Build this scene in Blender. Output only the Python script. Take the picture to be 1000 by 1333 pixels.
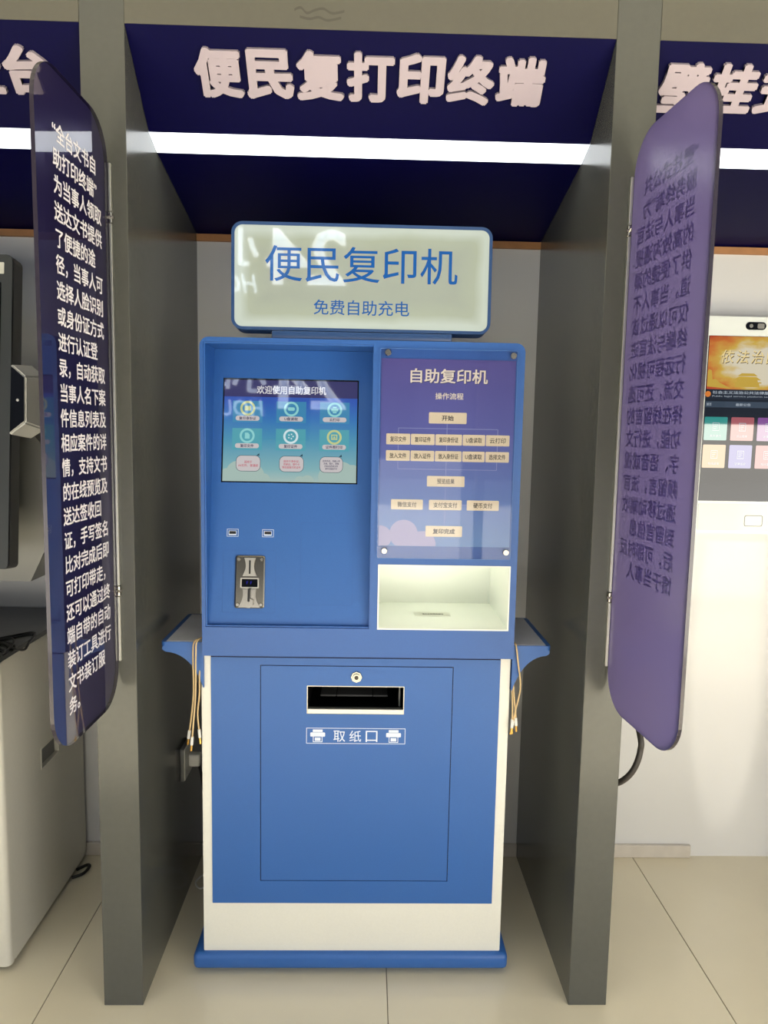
import bpy, bmesh, math, random
from mathutils import Vector, Matrix

random.seed(7)
SC = bpy.context.scene
COL = SC.collection
for o in list(bpy.data.objects):
    bpy.data.objects.remove(o)

# ------------------------------------------------------------------ camera
cd = bpy.data.cameras.new('camera')
cam = bpy.data.objects.new('camera', cd)
COL.objects.link(cam)
SC.camera = cam
cd.sensor_fit = 'HORIZONTAL'
cd.sensor_width = 36.0
cd.lens = 36.0 * 933.665 / 1000.0
cd.clip_start = 0.02
RT = Matrix(((0.99958656, 0.02391979, -0.01595487),
             (-0.02203688, 0.99377041, 0.10924629),
             (0.01846863, -0.10884953, 0.99388666)))      # columns: right, forward, up
r_, f_, u_ = RT.col[0], RT.col[1], RT.col[2]
M = Matrix(((r_.x, u_.x, -f_.x, 0.5546), (r_.y, u_.y, -f_.y, -1.7074), (r_.z, u_.z, -f_.z, 1.4731), (0, 0, 0, 1)))
cam.matrix_world = M

# ------------------------------------------------------------------ world, sun, lamps, exposure
W = bpy.data.worlds.new('sky')
SC.world = W
W.use_nodes = True
wn = W.node_tree
wn.nodes.clear()
w_out = wn.nodes.new('ShaderNodeOutputWorld')
w_bg = wn.nodes.new('ShaderNodeBackground')
w_tc = wn.nodes.new('ShaderNodeTexCoord')
w_sx = wn.nodes.new('ShaderNodeSeparateXYZ')
w_rp = wn.nodes.new('ShaderNodeValToRGB')
w_rp.color_ramp.elements[0].position = 0.0
w_rp.color_ramp.elements[0].color = (0.86, 0.90, 0.95, 1)
w_rp.color_ramp.elements[1].position = 0.7
w_rp.color_ramp.elements[1].color = (0.50, 0.66, 0.95, 1)
wn.links.new(w_tc.outputs['Generated'], w_sx.inputs[0])
wn.links.new(w_sx.outputs['Z'], w_rp.inputs[0])
wn.links.new(w_rp.outputs[0], w_bg.inputs[0])
wn.links.new(w_bg.outputs[0], w_out.inputs[0])
w_bg.inputs[1].default_value = 1.5

sun_d = bpy.data.lights.new('sun', 'SUN')
sun_d.energy = 15.0
sun_d.angle = math.radians(1.0)
sun_d.color = (1.0, 0.97, 0.91)
sun = bpy.data.objects.new('sun', sun_d)
COL.objects.link(sun)
sun.rotation_euler = (math.radians(32), 0, math.radians(-20))

def area(name, loc, size, energy, color, rot):
    d = bpy.data.lights.new(name, 'AREA')
    d.shape = 'RECTANGLE'
    d.size, d.size_y = size
    d.energy = energy
    d.color = color
    o = bpy.data.objects.new(name, d)
    COL.objects.link(o)
    o.location = loc
    o.rotation_euler = rot
    return o

# daylight entering through the shop front, warmer and stronger on the right-hand side
area('shopfront_daylight', (3.0, -3.05, 0.85), (2.4, 1.5), 62, (1.0, 0.93, 0.80), (math.radians(90), 0, 0))
area('shopfront_daylight_left', (-0.6, -3.05, 0.7), (3.6, 1.2), 17, (1.0, 0.95, 0.86), (math.radians(90), 0, 0))

gl = bpy.data.lights.new('sun_glint', 'SPOT')
gl.energy = 150
gl.color = (1.0, 0.93, 0.80)
gl.spot_size = math.radians(17)
gl.spot_blend = 0.35
gl.shadow_soft_size = 0.02
glo = bpy.data.objects.new('sun_glint', gl)
COL.objects.link(glo)
glo.location = (3.1, -2.9, 2.6)
tgt = Vector((1.82, 0.67, 0.78))
glo.rotation_euler = (tgt - glo.location).to_track_quat('-Z', 'Y').to_euler()
glo.scale = (0.22, 1.0, 1.0)

SC.cycles.use_denoising = True
SC.cycles.max_bounces = 8
SC.cycles.caustics_reflective = False
SC.cycles.caustics_refractive = False
SC.cycles.sample_clamp_indirect = 4.0
VS = SC.view_settings
VS.view_transform = 'Standard'
VS.look = 'None'
VS.gamma = 1.0
VS.use_curve_mapping = False
VS.exposure = 0.14

# ------------------------------------------------------------------ materials
def lin(c):
    return tuple(((x / 255.0) / 12.92 if x / 255.0 <= 0.04045 else (((x / 255.0) + 0.055) / 1.055) ** 2.4) for x in c) + (1.0,)

def mat(name, rgb, rough=0.5, metal=0.0, coat=0.0, emit=None, es=0.0, noise=0.0, nscale=40.0, bump=0.0, bscale=400.0, spec=0.5):
    m = bpy.data.materials.new(name)
    m.use_nodes = True
    nt = m.node_tree
    b = nt.nodes['Principled BSDF']
    col = lin(rgb)
    b.inputs['Base Color'].default_value = col
    b.inputs['Roughness'].default_value = rough
    b.inputs['Metallic'].default_value = metal
    b.inputs['Coat Weight'].default_value = coat
    b.inputs['Coat Roughness'].default_value = 0.05
    b.inputs['Specular IOR Level'].default_value = spec
    if emit is not None:
        b.inputs['Emission Color'].default_value = lin(emit)
        b.inputs['Emission Strength'].default_value = es
    tc = nt.nodes.new('ShaderNodeTexCoord')
    if noise > 0:
        n = nt.nodes.new('ShaderNodeTexNoise')
        n.inputs['Scale'].default_value = nscale
        n.inputs['Detail'].default_value = 4
        r = nt.nodes.new('ShaderNodeValToRGB')
        r.color_ramp.elements[0].position = 0.3
        r.color_ramp.elements[1].position = 0.7
        r.color_ramp.elements[0].color = tuple(c * (1 - noise) for c in col[:3]) + (1,)
        r.color_ramp.elements[1].color = tuple(min(1, c * (1 + noise)) for c in col[:3]) + (1,)
        nt.links.new(tc.outputs['Object'], n.inputs['Vector'])
        nt.links.new(n.outputs['Fac'], r.inputs[0])
        nt.links.new(r.outputs[0], b.inputs['Base Color'])
    if bump > 0:
        n2 = nt.nodes.new('ShaderNodeTexNoise')
        n2.inputs['Scale'].default_value = bscale
        bp = nt.nodes.new('ShaderNodeBump')
        bp.inputs['Strength'].default_value = bump
        bp.inputs['Distance'].default_value = 0.002
        nt.links.new(tc.outputs['Object'], n2.inputs['Vector'])
        nt.links.new(n2.outputs['Fac'], bp.inputs['Height'])
        nt.links.new(bp.outputs[0], b.inputs['Normal'])
    return m

def grad_mat(name, stops, emit=0.0, rough=0.3, axis='Z', coat=0.0):
    """vertical print gradient over the object's own bounding box; stops = [(pos, rgb)]"""
    m = bpy.data.materials.new(name)
    m.use_nodes = True
    nt = m.node_tree
    b = nt.nodes['Principled BSDF']
    tc = nt.nodes.new('ShaderNodeTexCoord')
    sx = nt.nodes.new('ShaderNodeSeparateXYZ')
    r = nt.nodes.new('ShaderNodeValToRGB')
    el = r.color_ramp.elements
    while len(el) < len(stops):
        el.new(0.5)
    for e, (p, c) in zip(el, stops):
        e.position = p
        e.color = lin(c)
    nt.links.new(tc.outputs['Generated'], sx.inputs[0])
    nt.links.new(sx.outputs[axis], r.inputs[0])
    if emit > 0:
        b.inputs['Base Color'].default_value = (0.01, 0.01, 0.012, 1)
        nt.links.new(r.outputs[0], b.inputs['Emission Color'])
        b.inputs['Emission Strength'].default_value = emit
        b.inputs['Coat IOR'].default_value = 1.8
        b.inputs['Coat Roughness'].default_value = 0.02
    else:
        nt.links.new(r.outputs[0], b.inputs['Base Color'])
    b.inputs['Roughness'].default_value = rough
    b.inputs['Coat Weight'].default_value = coat
    return m

MT = {}
MT['wall'] = mat('wall_paint', (222, 222, 222), 0.28, coat=0.25, noise=0.02, nscale=3, bump=0.04, bscale=30)
MT['ceiling'] = mat('ceiling_paint', (215, 215, 210), 0.8)
MT['room'] = mat('side_wall_paint', (190, 188, 182), 0.7)
MT['tile'] = mat('cream_porcelain', (226, 216, 190), 0.12, coat=0.3, noise=0.035, nscale=2.5)
MT['grout'] = mat('tile_grout', (120, 108, 88), 0.8)
MT['paving'] = mat('street_paving', (190, 184, 172), 0.8, noise=0.08, nscale=2)
MT['grey'] = mat('grey_laminate', (82, 83, 78), 0.20, noise=0.03, nscale=60, bump=0.05, bscale=500)
MT['beam'] = mat('grey_laminate_beam', (92, 90, 80), 0.35, noise=0.03, nscale=60)
MT['navy'] = mat('navy_laminate', (2, 1, 52), 0.5, spec=0.10, noise=0.05, nscale=80)
MT['wood'] = mat('raw_wood_edge', (172, 122, 78), 0.6, noise=0.12, nscale=18)
MT['letter'] = mat('foam_board_letter', (176, 163, 172), 0.5)
MT['led'] = mat('led_diffuser', (240, 245, 250), 0.4, emit=(240, 247, 255), es=1.9)
MT['base'] = mat('baseboard_paint', (205, 198, 188), 0.45, noise=0.04, nscale=25)
MT['blue'] = mat('blue_powder_coat', (42, 94, 166), 0.42, noise=0.03, nscale=300, bump=0.12, bscale=900)
MT['blue_dk'] = mat('blue_powder_coat_frame', (38, 88, 160), 0.38, noise=0.03, nscale=300, bump=0.1, bscale=900)
MT['groove'] = mat('panel_gap_and_shade', (14, 28, 70), 0.7)
MT['white'] = mat('white_powder_coat', (224, 223, 214), 0.4, noise=0.015, nscale=200, bump=0.06, bscale=900)
MT['chrome'] = mat('polished_steel', (180, 176, 166), 0.24, metal=1.0)
MT['steel'] = mat('brushed_steel', (190, 186, 176), 0.32, metal=1.0)
MT['black'] = mat('black_plastic', (12, 12, 14), 0.35)
MT['glossblack'] = mat('black_glass', (6, 6, 9), 0.05, coat=0.3)
MT['dark'] = mat('dark_interior', (10, 10, 11), 0.6)
MT['mat_grey'] = mat('grey_shelf_mat', (205, 206, 212), 0.5, noise=0.03, nscale=50)
MT['print_white'] = mat('white_print', (214, 224, 240), 0.4)
MT['sign_face'] = mat('sign_diffuser', (214, 222, 210), 0.07, emit=(214, 224, 208), es=0.34)
MT['sign_blue'] = mat('sign_print', (26, 76, 140), 0.07, emit=(30, 84, 160), es=0.22)
MT['sign_frame'] = mat('sign_frame', (36, 68, 116), 0.35)
MT['cream_print'] = mat('cream_print', (226, 212, 176), 0.4)
MT['poster_text'] = mat('poster_title', (228, 220, 200), 0.4)
MT['poster_shadow'] = mat('poster_title_shadow', (40, 40, 90), 0.4)
MT['dark_print'] = mat('dark_print', (56, 50, 44), 0.5)
MT['line_print'] = mat('line_print', (130, 140, 190), 0.5)
MT['cloud'] = mat('cloud_print', (160, 158, 192), 0.5)
MT['poster'] = grad_mat('poster_print', [(0, (96, 138, 188)), (0.25, (86, 118, 180)), (0.6, (80, 88, 160)), (1, (78, 72, 142))], rough=0.45)
MT['tube'] = mat('cream_cable', (212, 184, 136), 0.45)
MT['whiteplug'] = mat('white_plastic', (226, 224, 218), 0.4)
MT['gold'] = mat('gold_contact', (214, 168, 90), 0.3, metal=1.0)
MT['greyplastic'] = mat('grey_plastic', (120, 120, 118), 0.45)
MT['cabinet'] = mat('light_grey_cabinet', (206, 203, 192), 0.42, noise=0.015, nscale=100, bump=0.05, bscale=700)
MT['worktop'] = mat('black_worktop', (36, 38, 38), 0.22, noise=0.1, nscale=60)
MT['bezel'] = mat('charcoal_bezel', (44, 48, 50), 0.4)
MT['rubber'] = mat('black_rubber', (16, 15, 15), 0.5)
MT['conduit'] = mat('dark_grey_hose', (58, 54, 50), 0.45)
MT['board_text'] = mat('board_print', (248, 242, 244), 0.4)
MT['alum'] = mat('brushed_aluminium', (196, 196, 190), 0.3, metal=0.85)
MT['paper'] = mat('paper_label', (196, 196, 186), 0.5)
MT['niche'] = mat('white_niche_plastic', (232, 234, 226), 0.25)
MT['niche_led'] = mat('niche_led', (255, 255, 245), 0.5, emit=(244, 250, 232), es=6.2)
MT['kiosk_white'] = mat('white_kiosk_shell', (226, 232, 230), 0.22, coat=0.3)
MT['glass_sc'] = mat('dark_screen', (16, 20, 28), 0.05, emit=(24, 30, 40), es=0.7)
MT['shop_frame'] = mat('shopfront_frame', (60, 60, 62), 0.5)

def vinyl():
    m = bpy.data.materials.new('white_window_vinyl')
    m.use_nodes = True
    nt = m.node_tree
    nt.nodes.clear()
    out = nt.nodes.new('ShaderNodeOutputMaterial')
    mix = nt.nodes.new('ShaderNodeMixShader')
    d = nt.nodes.new('ShaderNodeBsdfDiffuse')
    t = nt.nodes.new('ShaderNodeBsdfTranslucent')
    d.inputs[0].default_value = (0.9, 0.9, 0.92, 1)
    t.inputs[0].default_value = (0.90, 0.94, 1.0, 1)
    mix.inputs[0].default_value = 0.95
    nt.links.new(d.outputs[0], mix.inputs[1])
    nt.links.new(t.outputs[0], mix.inputs[2])
    nt.links.new(mix.outputs[0], out.inputs[0])
    return m
MT['vinyl'] = vinyl()

def schlick(nt, f0):
    """two-sided mirror share of a thin sheet"""
    lw = nt.nodes.new('ShaderNodeLayerWeight')
    lw.inputs[0].default_value = 0.5
    p5 = nt.nodes.new('ShaderNodeMath')
    p5.operation = 'POWER'
    p5.inputs[1].default_value = 5.0
    ma = nt.nodes.new('ShaderNodeMath')
    ma.operation = 'MULTIPLY_ADD'
    ma.inputs[1].default_value = 1.0 - f0
    ma.inputs[2].default_value = f0
    nt.links.new(lw.outputs['Facing'], p5.inputs[0])
    nt.links.new(p5.outputs[0], ma.inputs[0])
    return ma.outputs[0]

def clear(name, tint, rough=0.03, f0=0.04):
    """clear sheet: lets light through, mirrors by Fresnel"""
    m = bpy.data.materials.new(name)
    m.use_nodes = True
    nt = m.node_tree
    nt.nodes.clear()
    out = nt.nodes.new('ShaderNodeOutputMaterial')
    mix = nt.nodes.new('ShaderNodeMixShader')
    t = nt.nodes.new('ShaderNodeBsdfTransparent')
    g = nt.nodes.new('ShaderNodeBsdfGlossy')
    t.inputs[0].default_value = lin(tint)
    g.inputs['Roughness'].default_value = rough
    nt.links.new(schlick(nt, f0), mix.inputs[0])
    nt.links.new(t.outputs[0], mix.inputs[1])
    nt.links.new(g.outputs[0], mix.inputs[2])
    nt.links.new(mix.outputs[0], out.inputs[0])
    return m
MT['acrylic'] = clear('clear_acrylic', (246, 246, 250))
MT['board_clear'] = clear('tinted_clear_acrylic', (235, 232, 250), f0=0.13)

def film(name, dcol, tcol, share):
    m = bpy.data.materials.new(name)
    m.use_nodes = True
    nt = m.node_tree
    nt.nodes.clear()
    out = nt.nodes.new('ShaderNodeOutputMaterial')
    d = nt.nodes.new('ShaderNodeBsdfDiffuse')
    t = nt.nodes.new('ShaderNodeBsdfTranslucent')
    g = nt.nodes.new('ShaderNodeBsdfGlossy')
    mix1 = nt.nodes.new('ShaderNodeMixShader')
    mix2 = nt.nodes.new('ShaderNodeMixShader')
    d.inputs[0].default_value = lin(dcol)
    t.inputs[0].default_value = lin(tcol)
    g.inputs['Roughness'].default_value = 0.28
    mix1.inputs[0].default_value = share
    nt.links.new(d.outputs[0], mix1.inputs[1])
    nt.links.new(t.outputs[0], mix1.inputs[2])
    nt.links.new(schlick(nt, 0.06), mix2.inputs[0])
    nt.links.new(mix1.outputs[0], mix2.inputs[1])
    nt.links.new(g.outputs[0], mix2.inputs[2])
    nt.links.new(mix2.outputs[0], out.inputs[0])
    return m
MT['film'] = film('purple_backing_film', (44, 34, 84), (150, 138, 192), 0.72)
MT['film_shaded'] = film('shaded_purple_backing_film', (24, 18, 48), (120, 110, 190), 0.12)  # left board's copy of the film, shade of its bay put into the colour

def emat(name, rgb, s=0.75):
    m = mat(name, (6, 6, 8), 0.04, coat=1.0, emit=rgb, es=s)
    m.node_tree.nodes['Principled BSDF'].inputs['Coat IOR'].default_value = 1.8
    m.node_tree.nodes['Principled BSDF'].inputs['Coat Roughness'].default_value = 0.02
    return m

# ------------------------------------------------------------------ mesh helpers
class Frame:
    """a local drawing plane: origin O, U to the right, V up, N out of the face"""
    def __init__(self, O, U, V):
        self.O = Vector(O)
        self.U = Vector(U).normalized()
        self.V = Vector(V).normalized()
        self.N = self.U.cross(self.V)
    def p(self, u, v, n=0.0):
        return self.O + self.U * u + self.V * v + self.N * n

def front(y):
    return Frame((0, y, 0), (1, 0, 0), (0, 0, 1))

def org(par):
    v = Vector((0, 0, 0))
    while par is not None:
        v += par.location
        par = par.parent
    return v

def obj(name, bm, m, parent=None, smooth=None, mats=None):
    o_ = org(parent)
    if o_.length > 0:
        bmesh.ops.translate(bm, vec=-o_, verts=bm.verts)
    me = bpy.data.meshes.new(name)
    bm.normal_update()
    bm.to_mesh(me)
    bm.free()
    for x in (mats or [m]):
        me.materials.append(x)
    if smooth:
        for p in me.polygons:
            p.use_smooth = True
        me.set_sharp_from_angle(angle=math.radians(smooth))
    o = bpy.data.objects.new(name, me)
    COL.objects.link(o)
    o.parent = parent
    return o

def tag(o, label, cat=None, group=None, kind=None):
    o['label'] = label
    if cat:
        o['category'] = cat
    if group:
        o['group'] = group
    if kind:
        o['kind'] = kind
    return o

def thing(name, loc, label, cat, group=None, kind=None):
    o = bpy.data.objects.new(name, None)
    o.empty_display_size = 0.05
    o.location = loc
    COL.objects.link(o)
    return tag(o, label, cat, group, kind)

def add_box(bm, x0, x1, y0, y1, z0, z1, bev=0.0, seg=2):
    t = bmesh.new()
    bmesh.ops.create_cube(t, size=1.0)
    for v in t.verts:
        v.co = Vector((x0 + (v.co.x + .5) * (x1 - x0), y0 + (v.co.y + .5) * (y1 - y0), z0 + (v.co.z + .5) * (z1 - z0)))
    if bev > 0:
        bmesh.ops.bevel(t, geom=list(t.edges), offset=bev, segments=seg, affect='EDGES', profile=0.5)
    merge(bm, t)
    return bm

def merge(bm, t):
    me = bpy.data.meshes.new('tmp')
    t.to_mesh(me)
    t.free()
    bm.from_mesh(me)
    bpy.data.meshes.remove(me)

def box(x0, x1, y0, y1, z0, z1, bev=0.0, seg=2):
    return add_box(bmesh.new(), x0, x1, y0, y1, z0, z1, bev, seg)

def rr(u0, u1, v0, v1, r, n=6):
    """rounded rectangle outline, counter-clockwise; r may be a 4-tuple (bl, br, tr, tl)"""
    if not isinstance(r, (tuple, list)):
        r = (r, r, r, r)
    pts = []
    for (cx, cy, rad, a0) in ((u0, v0, r[0], 180), (u1, v0, r[1], 270), (u1, v1, r[2], 0), (u0, v1, r[3], 90)):
        if rad <= 0:
            pts.append((cx, cy))
            continue
        ox = cx + (rad if cx == u0 else -rad)
        oy = cy + (rad if cy == v0 else -rad)
        for k in range(n + 1):
            a = math.radians(a0 + 90.0 * k / n)
            pts.append((ox + rad * math.cos(a), oy + rad * math.sin(a)))
    return pts

def circ(cx, cy, r, n=20):
    return [(cx + r * math.cos(2 * math.pi * k / n), cy + r * math.sin(2 * math.pi * k / n)) for k in range(n)]

def add_prism(bm, F, pts, n0, n1, mat_front=None):
    """solid of outline pts on frame F between depths n0 < n1 (n1 is the front)"""
    a = [bm.verts.new(F.p(u, v, n1)) for u, v in pts]
    b = [bm.verts.new(F.p(u, v, n0)) for u, v in pts]
    fs = [bm.faces.new(a), bm.faces.new(list(reversed(b)))]
    k = len(pts)
    for i in range(k):
        j = (i + 1) % k
        fs.append(bm.faces.new((a[i], b[i], b[j], a[j])))
    return fs

def prism(F, pts, n0, n1):
    bm = bmesh.new()
    add_prism(bm, F, pts, n0, n1)
    return bm

def add_ring(bm, F, po, pi_, n0, n1, ni=None):
    """frame between outlines po and pi_ (same count); ni = depth of the inner front edge"""
    if ni is None:
        ni = n1
    k = len(po)
    A = [bm.verts.new(F.p(u, v, n1)) for u, v in po]
    B = [bm.verts.new(F.p(u, v, ni)) for u, v in pi_]
    C = [bm.verts.new(F.p(u, v, n0)) for u, v in pi_]
    D = [bm.verts.new(F.p(u, v, n0)) for u, v in po]
    for i in range(k):
        j = (i + 1) % k
        bm.faces.new((A[i], A[j], B[j], B[i]))
        bm.faces.new((B[i], B[j], C[j], C[i]))
        bm.faces.new((C[i], C[j], D[j], D[i]))
        bm.faces.new((D[i], D[j], A[j], A[i]))
    return bm

def ring(F, po, pi_, n0, n1, ni=None):
    return add_ring(bmesh.new(), F, po, pi_, n0, n1, ni)

def frame_line(F, u0, u1, v0, v1, w, n0, n1):
    return ring(F, rr(u0, u1, v0, v1, 0), rr(u0 + w, u1 - w, v0 + w, v1 - w, 0), n0, n1)

def add_tube(bm, pts, r, seg=8, closed=False):
    pts = [Vector(p) for p in pts]
    rings = []
    prev = None
    for i, p in enumerate(pts):
        d = (pts[min(i + 1, len(pts) - 1)] - pts[max(i - 1, 0)]).normalized()
        if prev is None:
            s = d.orthogonal().normalized()
        else:
            s = (prev - d * prev.dot(d)).normalized()
        prev = s
        t = d.cross(s)
        rings.append([bm.verts.new(p + (s * math.cos(2 * math.pi * k / seg) + t * math.sin(2 * math.pi * k / seg)) * r) for k in range(seg)])
    for a, b in zip(rings, rings[1:]):
        for k in range(seg):
            bm.faces.new((a[k], a[(k + 1) % seg], b[(k + 1) % seg], b[k]))
    bm.faces.new(list(reversed(rings[0])))
    bm.faces.new(rings[-1])
    return bm

def smooth_path(pts, n=6):
    pts = [Vector(p) for p in pts]
    out = []
    for i in range(len(pts) - 1):
        p0, p1, p2, p3 = pts[max(i - 1, 0)], pts[i], pts[i + 1], pts[min(i + 2, len(pts) - 1)]
        for k in range(n):
            t = k / n
            out.append(0.5 * ((2 * p1) + (p2 - p0) * t + (2 * p0 - 5 * p1 + 4 * p2 - p3) * t * t + (3 * p1 - p0 - 3 * p2 + p3) * t ** 3))
    out.append(pts[-1])
    return out

def add_cyl(bm, F, u, v, r, n0, n1, seg=20, r2=None):
    a = [bm.verts.new(F.p(x, y, n1)) for x, y in circ(u, v, r if r2 is None else r2, seg)]
    b = [bm.verts.new(F.p(x, y, n0)) for x, y in circ(u, v, r, seg)]
    bm.faces.new(a)
    bm.faces.new(list(reversed(b)))
    for i in range(seg):
        j = (i + 1) % seg
        bm.faces.new((a[i], b[i], b[j], a[j]))
    return bm

# text ------------------------------------------------------------------
def text_bm(s, bold=0.0, res=2):
    c = bpy.data.curves.new('t', 'FONT')
    c.body = s
    c.size = 1.0
    c.resolution_u = res
    o = bpy.data.objects.new('t', c)
    COL.objects.link(o)
    bpy.context.view_layer.update()
    me = bpy.data.meshes.new_from_object(o.evaluated_get(bpy.context.evaluated_depsgraph_get()))
    bm = bmesh.new()
    bm.from_mesh(me)
    bpy.data.objects.remove(o)
    bpy.data.curves.remove(c)
    bpy.data.meshes.remove(me)
    bmesh.ops.remove_doubles(bm, verts=bm.verts, dist=1e-5)
    if bold > 0:                       # heavier weight: the glyph stamped round a small circle
        base = bm.copy()
        k = 8 if bold > 0.026 else 4
        for i in range(k):
            t = base.copy()
            a = 2 * math.pi * (i + 0.5) / k
            bmesh.ops.translate(t, vec=(bold * 1.15 * math.cos(a), bold * math.sin(a), 0.0005 * (i + 1)), verts=t.verts)
            merge(bm, t)
        base.free()
    return bm

def map_text(bm, F, fu, fv, n, thick=0.0, shear=0.0):
    """fu/fv = (scale, offset) pairs from glyph units to the frame"""
    for v in bm.verts:
        x, y = v.co.x, v.co.y
        v.co = F.p((x + shear * y) * fu[0] + fu[1], y * fv[0] + fv[1], n + v.co.z * 0.02)
    bm.normal_update()
    if bm.faces:
        fl_ = [f for f in bm.faces if f.normal.dot(F.N) < 0]
        if fl_:
            bmesh.ops.reverse_faces(bm, faces=fl_)
    if thick > 0:
        ret = bmesh.ops.extrude_face_region(bm, geom=list(bm.faces))
        vs = [e for e in ret['geom'] if isinstance(e, bmesh.types.BMVert)]
        bmesh.ops.translate(bm, vec=F.N * thick, verts=vs)
    return bm

def text_fit(s, F, u0, u1, v0, v1, n=0.0006, bold=0.0, thick=0.0, shear=0.0, res=2):
    bm = text_bm(s, bold, res)
    xs = [v.co.x + shear * v.co.y for v in bm.verts]
    ys = [v.co.y for v in bm.verts]
    su = (u1 - u0) / (max(xs) - min(xs))
    sv = (v1 - v0) / (max(ys) - min(ys))
    return map_text(bm, F, (su, u0 - min(xs) * su), (sv, v0 - min(ys) * sv), n, thick, shear)

def text_at(s, F, u, v, em, n=0.0006, bold=0.0, wide=1.0, thick=0.0):
    """u, v = left end and baseline-ish bottom of an em box of size em"""
    bm = text_bm(s, bold)
    return map_text(bm, F, (em * wide, u), (em, v + 0.12 * em), n, thick)

def lines(F, rows, u, v_top, em, pitch, n, bold=0.0, wide=1.0, thick=0.0):
    out = bmesh.new()
    for i, s in enumerate(rows):
        merge(out, text_at(s, F, u, v_top - i * pitch - em, em, n, bold, wide, thick))
    return out

def lift(par, name, bm, m, label=None, **k):
    o = obj(name, bm, m, par, **k)
    if label:
        o['label'] = label
    return o

# ------------------------------------------------------------------ dimensions (metres)
BW = 1.10          # bay width between partitions
TH = 0.099         # partition thickness
D = 0.670          # depth of the bays
HH = 2.365         # top of the openings
Y_SHOP = -3.2

# ------------------------------------------------------------------ floor
fl = thing('floor', (0.5, -1.2, 0), 'glossy cream porcelain tile floor under the booth', 'floor', kind='structure')
obj('grout_bed', box(-4.3, 6.2, -3.3, 0.72, -0.03, -0.0030), MT['grout'], fl)
tw = 0.885
xs = [-0.2565 + tw * k for k in range(-5, 8)]
ys = [0.70 - tw * k for k in range(0, 5)]
tile_me = None
for i in range(len(xs) - 1):
    for j in range(len(ys) - 1):
        cx, cy = (xs[i] + xs[i + 1]) / 2, (ys[j] + ys[j + 1]) / 2
        if cx < -4.2 or cx > 6.0:
            continue
        if tile_me is None:
            h = tw / 2 - 0.0011
            b = bmesh.new()
            add_box(b, -h, h, -h, h, -0.012, 0, 0.0008, 1)
            tile_me = bpy.data.meshes.new('tile')
            b.to_mesh(tile_me)
            b.free()
            tile_me.materials.append(MT['tile'])
        t = bpy.data.objects.new('tile', tile_me)
        COL.objects.link(t)
        t.parent = fl
        t.location = (cx - 0.5, cy + 1.2, 0)

# street outside, behind the camera
tag(obj('ground', box(-14, 16, -22, -3.3, -0.12, -0.02), MT['paving']), 'sunlit pale street paving outside the shop front', 'paving', kind='structure')

b_ = thing('building', (1, -23, 0), 'dark grey building across the street outside the shop front', 'building', kind='structure')
obj('facade', box(-16, 18, -26, -22.0, -0.02, 15), mat('grey_render', (92, 94, 98), 0.8, noise=0.1, nscale=1.0), b_)
wme = None
for i in range(9):
    for j in range(4):
        x, z = -14 + i * 3.6, 1.4 + j * 3.4
        w_ = obj('window', box(x, x + 1.7, -22.0, -21.96, z, z + 1.8, 0.02, 1), MT['bezel'], b_)

# ------------------------------------------------------------------ walls and ceiling
tag(obj('wall_back', box(-4.3, 6.2, D, D + 0.12, 0, 3.6), MT['wall']), 'white painted back wall behind the three booth bays', 'wall', kind='structure')
tag(obj('ceiling', box(-4.3, 6.2, -3.3, D + 0.12, 3.6, 3.7), MT['ceiling']), 'plain off-white ceiling above the booth', 'ceiling', kind='structure')
tag(obj('wall_left', box(-4.4, -4.3, -3.3, D + 0.12, 0, 3.7), MT['room']), 'plain room wall far to the left', 'wall', kind='structure')
tag(obj('wall_right', box(6.2, 6.3, -3.3, D + 0.12, 0, 3.7), MT['room']), 'plain room wall far to the right', 'wall', kind='structure')

# shop front behind the camera: slim mullions carrying the daylight and the window lettering
sf = thing('window_1', (0.5, Y_SHOP, 0), 'full-height shop window front with slim dark mullions', 'window', kind='structure')
for x in (-4.25, -2.2, 1.35, 3.0, 4.6, 6.15):
    obj('mullion', box(x - 0.03, x + 0.03, Y_SHOP - 0.05, Y_SHOP + 0.03, 0, 3.6), MT['shop_frame'], sf)
obj('transom', box(-4.3, 6.2, Y_SHOP - 0.05, Y_SHOP + 0.03, 3.45, 3.6), MT['shop_frame'], sf)
obj('sill', box(-4.3, 6.2, Y_SHOP - 0.05, Y_SHOP + 0.03, 0, 0.10), MT['shop_frame'], sf)
FW = Frame((0, Y_SHOP + 0.012, 0), (-1, 0, 0), (0, 0, 1))
wl = obj('window_lettering', text_fit('24', FW, -0.384, 0.171, 2.725, 3.11, n=0, bold=0.02), MT['vinyl'])
tag(wl, 'large white numerals 24 on the shop window, seen mirrored in the kiosk sign', 'lettering', 'window lettering')
wl2 = obj('window_lettering', text_fit('小时', FW, 0.225, 0.74, 2.845, 3.11, n=0, bold=0.025), MT['vinyl'])
tag(wl2, 'white window characters for hour beside the numerals, mirrored in the kiosk sign', 'lettering', 'window lettering')
wl3 = obj('window_lettering', text_fit('HOURS', FW, 0.235, 0.74, 2.66, 2.79, n=0, bold=0.015, shear=0.2), MT['vinyl'])
tag(wl3, 'white window word HOURS below the characters, mirrored in the kiosk sign', 'lettering', 'window lettering')

# baseboards
tag(obj('baseboard_left', box(-1.2, -TH, D - 0.014, D - 0.0005, 0, 0.046, 0.002, 1), MT['base']), 'pale grey baseboard in the left bay', 'baseboard', kind='structure')
tag(obj('baseboard_back', box(0, BW, D - 0.014, D - 0.0005, 0, 0.046, 0.002, 1), MT['base']), 'grey baseboard behind the blue copy kiosk', 'baseboard', kind='structure')
tag(obj('baseboard_right', box(BW + TH, 1.718, D - 0.014, D - 0.0005, 0, 0.046, 0.002, 1), MT['base']), 'short cream baseboard in the right bay, ending below the wall kiosk', 'baseboard', kind='structure')

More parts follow.
